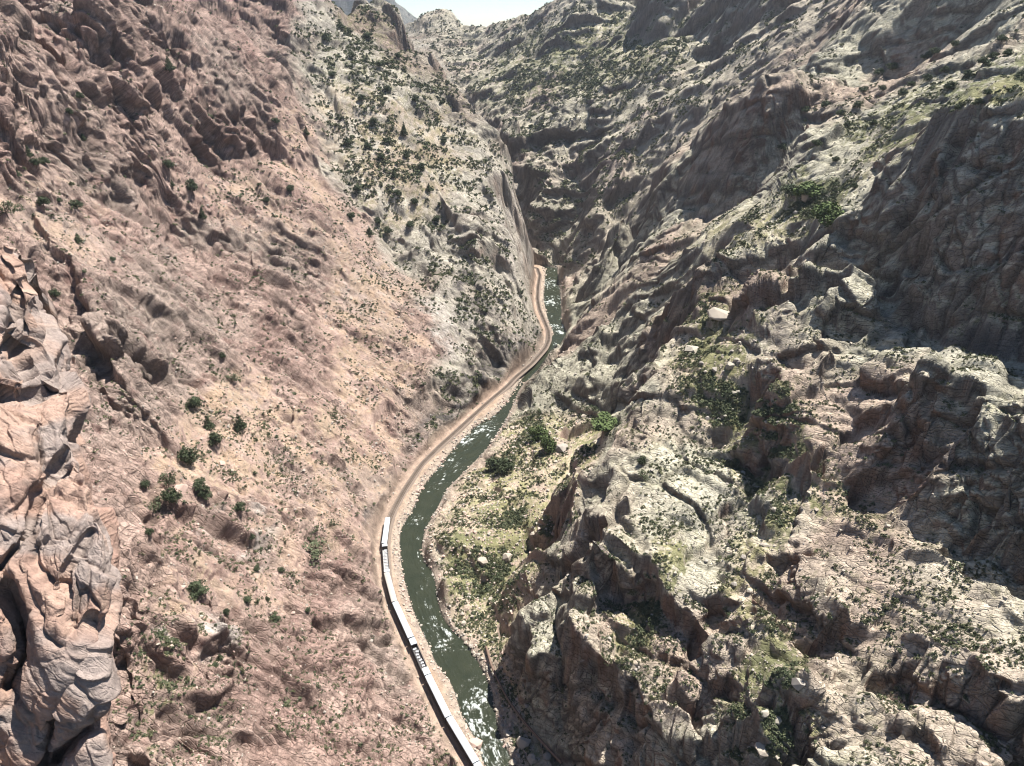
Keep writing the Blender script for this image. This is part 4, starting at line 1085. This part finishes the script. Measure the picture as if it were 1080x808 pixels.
for i, (px, py, w_, h_) in enumerate([(178,73,11,13),(86,104,8,8),(76,119,8,8),(92,147,7,7),(180,180,11,12),(205,202,12,16),(215,229,8,12),(82,219,12,11),(47,216,12,11),(34,164,8,11),(48,172,9,9),(39,176,9,10),(84,256,10,10),(60,313,10,12),(307,201,8,9),
        (325,143,6,9),(237,378,6,8),(283,212,6,7),(183,195,5,7),(120,275,7,6),(65,213,6,6),(20,185,8,6),(293,129,8,7),(160,560,8,8),(268,568,7,7),(298,601,7,7),(326,645,6,6),(233,694,7,7),(228,700,6,5),(271,600,7,7),(283,632,6,6)]):
    plant('round' if i % 3 else 'cone', px, py, w_, h_, 'small dark juniper scattered among the pink rock ribs above the train', 'junipers scattered on the pink canyon wall', i)
for i, (px, py, w_, h_, k_, lab) in enumerate([(567,463,17,20,'bright','bright green tree at the upper end of the riverside shelf'),(577,474,16,20,'bright','bright green tree below another bright one on the riverside shelf'),
        (519,494,16,17,'round','dark green tree nearest the rapids on the riverside shelf'),(532,497,18,20,'round','dark green tree beside its darker twin on the riverside shelf'),(640,449,32,13,'bright','low spread of fresh green bushes under the grey cliff'),
        (872,236,34,26,'bright','largest bright green tree in the gully beside the square cliff'),(850,205,28,17,'bright','bright green tree in the gully above the largest one'),(833,207,20,15,'round','dark green tree at the gully head beside bright ones'),
        (675,488,9,12,'round','dark juniper casting shade on the pale ridge top'),(677,502,12,10,'pale','pale bush below the dark juniper on the pale ridge top'),(824,158,13,9,'round','dark shrub among pale slabs under the high cliff')]):
    plant(k_, px, py, w_, h_, lab, None, i)
for i, (px, py, w_, h_) in enumerate([(951,101,10,10),(977,83,9,9),(1000,93,12,10),(1035,66,11,9),(1046,60,10,8),(940,72,12,9),(976,62,12,9),(905,112,9,8),(886,121,9,8),(920,131,8,7),(860,152,10,8),(1062,56,10,8),(1075,80,10,9),(1020,80,9,7),
        (1040,100,9,7),(995,75,9,8),(960,90,8,7),(930,95,8,7),(925,78,9,8),(985,55,10,8),(1005,52,9,8),(1055,45,10,8),(1030,110,9,7),(893,132,8,7),(912,96,9,7),(870,112,9,8),(1010,118,8,6),(846,118,8,7),(880,170,8,7),(900,198,7,7)]):
    plant('round', px, py, w_, h_, 'dark green shrub growing on the tan slope under the high shadowed cliff', 'shrubs on the slope under the high cliff', i)
for i, (px, py, w_, h_) in enumerate([(427,141,8,12),(440,107,7,9),(400,236,9,9),(408,246,9,9),(391,247,9,8),(372,230,8,8),(388,155,7,8),(402,166,8,8),(416,185,8,9),(375,200,8,8),(421,205,8,8),(445,178,8,9),(452,200,7,8),(462,232,8,8),(432,238,9,8),(470,150,6,8),(365,150,7,7),
        (350,80,8,7),(372,60,8,8),(388,40,9,8),(360,30,9,8),(400,70,8,8),(410,95,8,8),(382,105,8,8),(345,40,8,8),(420,60,7,7),(395,130,8,8),(410,150,8,8),(430,165,8,8),(440,215,8,8)]):
    plant('round' if i % 4 else 'cone', px, py, w_, h_, 'dark green tree dotting the grey green spur beyond the gully', 'trees on the grey spur', i)

# shrubs over the ground, thick where soil lies
Nv = N2; upv = np.clip(Nv[:, 2], 0, 1)
clump = np.clip(.45+fbm(SP, 14, 501, 3)*1.5, .02, 1.8)
leftish = np.clip(LEFT, 0, 1)
dens = (.75*SCREE*leftish + .42*leftish*(1-SCREE) + 1.1*SPUR + 1.9*FAR + 0.6*np.clip(RIGHT, 0, 1)*(1-BENCH)*sstep(.55, .8, upv) + 1.9*BENCH + 1.3*SHELF + 1.6*GREEN)*clump*sstep(.30, .62, upv)*(OUT.reshape(-1) > 2.5)
dens = dens*visible*(SP[:, 1] < 2200)
pick = RNG.choice(n, 50000, replace=False, p=dens/dens.sum())
dd = depth[pick]; pr = dd/FPX
size = np.exp(RNG.normal(0, .38, len(pick)))*np.clip(.62+.30*GREEN[pick]+.18*(SPUR+FAR)[pick]-.05*SCREE[pick], .3, 1.3)*(.55+.0021*np.clip(dd, 0, 1100))
size = np.clip(size, pr*.8, pr*4.6)
bright_ = np.clip(GREEN[pick]*.8+.15*BENCH[pick], 0, 1)
rr_ = RNG.uniform(0, 1, len(pick))
kind = np.where(rr_ < .15+.55*bright_*(rr_ > .05), 1, np.where(rr_ > .72, 2, 0))      # 0 olive 1 sage/fresh 2 dark
SHRUBS = [leaves([(.42*math.cos(t_)*rngp.uniform(.2, 1.1), .42*math.sin(t_)*rngp.uniform(.2, 1.1), rngp.uniform(.2, .55), rngp.uniform(.25, .42), rngp.uniform(.2, .34)) for t_ in rngp.uniform(0, 6.28, 6)], 150, .10, rngp) for i in range(6)]
SMALL = [leaves([(.4*math.cos(t_), .4*math.sin(t_), .3, .38, .3) for t_ in rngp.uniform(0, 6.28, 4)]+[(0, 0, .4, .5, .35)], 34, .2, rngp) for i in range(6)]
KM = [M_OLIVE, M_SAGE, M_JUN]; KN = ['olive', 'pale grey green', 'dark green']
order = np.argsort(-size/pr)
top, rest = order[:300], order[300:]
PLACE = [(SCREE*LEFT, 'on the orange scree slope above the train'), (LEFT*(1-SCREE), 'between pink rock ribs on the canyon wall above the train'), (SPUR, 'on the grey spur beyond the scree'), (FAR, 'on the hazy far canyon side under the sky notch'),
    (BENCH, 'on the grassy bench under the dark cliffs'), (SHELF, 'on the green riverside shelf across from the train'), (RIGHT*(1-BENCH)*(1-SHELF), 'on the pale ridge rocks across the river')]
PZ = np.stack([p[0][pick] for p in PLACE], 1).argmax(1)
smesh = {}
for r_, j in enumerate(top):
    kk_ = int(kind[j]); key = (kk_, r_ % 6)
    if key not in smesh: smesh[key] = tri_mesh('shrub', SHRUBS[r_ % 6], KM[kk_])
    o = bpy.data.objects.new('shrub', smesh[key]); COL.objects.link(o)
    p = Pf[pick[j]]; o.location = (p[0], p[1], p[2]-.12*size[j]); o.scale = (size[j],)*2+(size[j]*random.uniform(.8, 1.25),); o.rotation_euler = (0, 0, random.uniform(0, 6.28))
    where = PLACE[PZ[j]][1]
    o['label'] = f'small {KN[kk_]} shrub {where}'; o['category'] = 'shrub'; o['group'] = f'{KN[kk_]} shrubs {where}'
for kk_, nm in ((0, 'olive_scrub'), (1, 'sage_scrub'), (2, 'dark_scrub')):
    jj = rest[kind[rest] == kk_]
    if not len(jj): continue
    a_ = RNG.uniform(0, 6.28, len(jj)).astype(F32); ca, sa = np.cos(a_), np.sin(a_)
    T = np.stack(SMALL)[RNG.integers(0, 6, len(jj))]
    sz = size[jj][:, None]
    V = np.stack([(T[..., 0]*ca[:, None]-T[..., 1]*sa[:, None])*sz, (T[..., 0]*sa[:, None]+T[..., 1]*ca[:, None])*sz, T[..., 2]*sz*1.05-.15*sz], -1)+Pf[pick[jj]][:, None]
    link(nm, tri_mesh(nm, V.reshape(-1, 3), KM[kk_]), kind='stuff')
# ------------------------------------------------------------------ boulders and loose stone
def boulder_mesh(seed, flat=.75, npt=19):
    r = random.Random(seed); bm = bmesh.new()
    for _ in range(npt):
        d = Vector((r.gauss(0, 1), r.gauss(0, 1), r.gauss(0, 1))).normalized()
        k_ = max(abs(d.x), abs(d.y), abs(d.z)); d = d*(.75+.25/k_*r.uniform(.7, 1))
        bm.verts.new((d.x*.5*r.uniform(.9, 1.15), d.y*.5, d.z*.5*flat))
    bmesh.ops.convex_hull(bm, input=bm.verts)
    bmesh.ops.delete(bm, geom=[v for v in bm.verts if not v.link_faces], context='VERTS')
    bmesh.ops.bevel(bm, geom=bm.edges[:], offset=.012, segments=1, affect='EDGES')
    bmesh.ops.triangulate(bm, faces=bm.faces[:])
    me = bpy.data.meshes.new('boulder'); bm.to_mesh(me); bm.free(); return me
M_PALE = mat('pale_boulder', (.35, .305, .25), .95, var=.22, scale=1.2, bump=.5); M_PINKB = mat('pink_boulder', (.42, .31, .26), .95, var=.22, scale=1.2, bump=.5); M_GREYB = mat('grey_boulder', (.30, .27, .235), .95, var=.25, scale=1.2, bump=.5); M_WHITEB = mat('whitish_boulder', (.33, .30, .245), .95, var=.15, scale=1.2, bump=.4)
BMESH = {}
def boulder(px, py, w_, m, label, group=None, seed=0, flat=.75, stretch=1.0, pos=None, size_=None):
    key = (m.name, seed % 5, flat)
    if key not in BMESH:
        BMESH[key] = boulder_mesh(seed % 5+7, flat); BMESH[key].materials.append(m)
    p = spot(px, py) if pos is None else pos
    s_ = size_ or w_*(p[1]*CS+(CAM_H-p[2])*SN)/FPX
    o = bpy.data.objects.new('boulder', BMESH[key]); COL.objects.link(o)
    o.location = (p[0], p[1], p[2]+s_*flat*.06); o.scale = (s_*stretch, s_, s_); o.rotation_euler = (random.uniform(-.2, .2), random.uniform(-.2, .2), random.uniform(0, 6.28))
    o['label'] = label; o['category'] = 'boulder'
    if group: o['group'] = group
for i, (px, py, w_, m_, lab, fl, st) in enumerate([
    (535,587,13,M_PALE,'pale square boulder standing on the green riverside shelf',.95,1),(510,591,12,M_PALE,'pale boulder with a shaded face beside the square one on the shelf',.75,1),
    (730,368,18,M_WHITEB,'whitish flat boulder on the grassy bench above the ridge',.6,1.2),(768,386,11,M_WHITEB,'whitish boulder with a dark hollow beside it on the bench',.8,1),(760,331,30,M_PALE,'broad pale slab leaning below the square rock block',.4,1.1),
    (497,758,10,M_PINKB,'pink boulder awash in the river beside the train',.7,1.2),(502,784,13,M_PINKB,'pink boulder on the river edge just below the midstream one',.7,1.3),(488,739,7,M_PINKB,'small pink boulder at the waterline upstream of the midstream one',.7,1),
    (540,803,9,M_PALE,'pale boulder at the river bank where the cliff shadow ends',.7,1.5),(551,781,18,M_GREYB,'largest dark boulder in the shadow under the brown cliff',.85,1),(562,799,13,M_GREYB,'dark boulder below the largest one in the cliff shadow',.85,1),
    (576,797,10,M_GREYB,'dark boulder beside the old pipe in the cliff shadow',.8,1),(536,772,10,M_GREYB,'dark boulder near the water in the cliff shadow',.8,1),
    (793,560,6,M_WHITEB,'small white boulder on the bare grassy slope',.9,1),(806,752,12,M_WHITEB,'whitish boulder in the green thicket, upper one of a pair',.7,1),(820,760,11,M_WHITEB,'whitish split boulder in the green thicket, lower one of a pair',.8,1),
    (803,790,15,M_PALE,'large pale boulder at the lower edge of the green thicket',.7,1.1),(193,516,15,M_PINKB,'pink boulder between the junipers of the scree clump',.8,1),(235,487,7,M_PINKB,'small pink boulder on scree beside the juniper clump',.7,1.3),
    (193,618,10,M_PINKB,'flat pink boulder beside the single round juniper',.5,1.2),(593,472,14,M_GREYB,'dark jagged boulder on the shelf beside the bright trees',.7,1.3),(475,682,7,M_GREYB,'dark boulder on the far river bank',.8,1),
    (850,208,14,M_PALE,'pale boulder among the bright green trees in the gully',.8,1),(840,720,16,M_GREYB,'grey boulder perched over the green thicket',.8,1)]):
    boulder(px, py, w_, m_, lab, None, i, fl, st)
def scatter_stones(w_, count, lo, hi, mats, label, group, cap):
    pr_ = w_*visible; pk = RNG.choice(n, count, replace=False, p=pr_/pr_.sum())
    for i, j in enumerate(pk[:cap]):
        p = Pf[j]; boulder(0, 0, 0, mats[i % len(mats)], label, group, i, [.6, .75, .9][i % 3], 1, p, random.uniform(lo, hi)*depth[j]/FPX)
shelfw = SHELF*(OUT.reshape(-1) > 1); scatter_stones(shelfw, 60, 2.5, 6.5, [M_PALE, M_PINKB, M_PALE], 'loose tan boulder on the riverside shelf', 'boulders strewn over the riverside shelf', 60)
scatter_stones(bank*(np.abs(dl_+1.5) < 2.5)*(SP[:, 1] < 560), 60, 2.0, 5.5, [M_PALE, M_PINKB], 'rounded pale boulder on the bank between rails and river', 'boulders along the bank below the rails', 60)
scatter_stones(bank*(np.abs(dr_-1.5) < 2.2)*(SP[:, 1] < 560), 50, 2.0, 5.5, [M_PALE, M_GREYB], 'grey boulder lining the river bank across from the train', 'boulders along the bank across from the train', 50)
scatter_stones(BENCH*(RIGHT > .5)*sstep(.5, .8, upv), 50, 3, 8, [M_PALE, M_WHITEB, M_GREYB], 'pale boulder lying in grass under the dark cliffs', 'boulders on the grassy bench', 50)
# rubble nobody could count
rb = (1.1*shelfw + .55*SCREE*LEFT + .8*BENCH*(RIGHT > .3) + 2.4*bank*((np.abs(dl_+2) < 4)|(np.abs(dr_-1.5) < 3)) + .25*LEFT + .2*np.clip(RIGHT, 0, 1)+.1*SPUR)*visible*(SP[:, 1] < 900)*sstep(.25, .5, upv)
rb = rb*~((np.abs(dt_) < 3.4) & (SP[:, 1] < 1000))
pk = RNG.choice(n, 19000, replace=False, p=rb/rb.sum())
tm = []
for i in range(6):
    me_ = boulder_mesh(40+i, .8, 10); me_.calc_loop_triangles(); vv = np.array([v.co for v in me_.vertices], F32)
    tm.append(vv[np.array([t_.vertices for t_ in me_.loop_triangles])].reshape(-1, 3)); bpy.data.meshes.remove(me_)
for g_, (nm, m_) in enumerate((('pale_rubble', M_PALE), ('pink_rubble', M_PINKB), ('grey_rubble', M_GREYB))):
    sel = pk[(np.arange(len(pk)) % 3) == g_]
    if g_ == 1: sel = sel[(LEFT[sel]+SHELF[sel]+bank[sel]) > .3]
    parts_ = []
    for i in range(6):
        s6 = sel[i::6]; k_ = len(s6)
        sz = (np.exp(RNG.normal(0, .45, k_))*1.5*depth[s6]/FPX)[:, None]
        sz = np.clip(sz, .3, 2.2)
        a_ = RNG.uniform(0, 6.28, k_); ca, sa = np.cos(a_)[:, None], np.sin(a_)[:, None]; T = tm[i][None]
        V = np.stack([(T[..., 0]*ca-T[..., 1]*sa)*sz, (T[..., 0]*sa+T[..., 1]*ca)*sz, T[..., 2]*sz+.15*sz], -1)+Pf[s6][:, None]
        parts_.append(V.reshape(-1, 3))
    link(nm, tri_mesh(nm, np.concatenate(parts_), m_), kind='stuff')
# ------------------------------------------------------------------ camera, sun, sky
cam = bpy.data.cameras.new('camera'); camo = bpy.data.objects.new('camera', cam); COL.objects.link(camo)
cam.sensor_width = 36; cam.lens = 36*FPX/1080; cam.clip_start = 1; cam.clip_end = 60000
camo.location = (0, 0, CAM_H); camo.rotation_euler = (math.pi/2-PITCH, 0, 0)
scene.camera = camo
SUN_AZ, SUN_EL = math.radians(52), math.radians(65)      # azimuth clockwise from the up-canyon direction
sd = Vector((math.sin(SUN_AZ)*math.cos(SUN_EL), math.cos(SUN_AZ)*math.cos(SUN_EL), math.sin(SUN_EL)))
sun = bpy.data.lights.new('sun', 'SUN'); sun.energy = SUN_E; sun.angle = math.radians(.53); sun.color = (1, .95, .88)
suno = bpy.data.objects.new('sun', sun); COL.objects.link(suno)
suno.rotation_euler = (-sd).to_track_quat('-Z', 'Y').to_euler()
w = bpy.data.worlds.new('World'); scene.world = w; w.use_nodes = True
nt = w.node_tree; sky = nt.nodes.new('ShaderNodeTexSky'); sky.sky_type = 'NISHITA'; sky.sun_disc = False
sky.sun_elevation = SUN_EL; sky.sun_rotation = SUN_AZ; sky.altitude = 1800
bg = nt.nodes['Background']; bg.inputs[1].default_value = SKY_E
nt.links.new(sky.outputs[0], bg.inputs[0])
vs = scene.view_settings; vs.view_transform = 'Standard'; vs.look = 'None'; vs.gamma = 1; vs.use_curve_mapping = False; vs.exposure = EXPO

sky.dust_density = .4; sky.air_density = 1.0; sky.ozone_density = 2.0
# ------------------------------------------------------------------ thin summer haze
zmx = float(max(P2[..., 2].max(), CAM_H)); xm = float(np.abs(P2[..., 0]).max()); ym = float(P2[..., 1].max())
hz = MB().box(-xm-50, xm+50, -300, ym+50, float(P2[..., 2].min())-1, zmx+3)
m = bpy.data.materials.new('haze_air'); m.use_nodes = True; t = m.node_tree
t.nodes.remove(t.nodes['Principled BSDF']); pv = t.nodes.new('ShaderNodeVolumePrincipled'); pv.inputs['Color'].default_value = (.80, .88, 1, 1); pv.inputs['Density'].default_value = HAZE; pv.inputs['Anisotropy'].default_value = .3
t.links.new(pv.outputs[0], t.nodes['Material Output'].inputs['Volume'])
hz.build('haze', m)['kind'] = 'stuff'
scene.cycles.max_bounces = 4; scene.cycles.diffuse_bounces = 1; scene.cycles.volume_bounces = 0
scene.cycles.filter_width = 1.1; scene.cycles.use_denoising = True
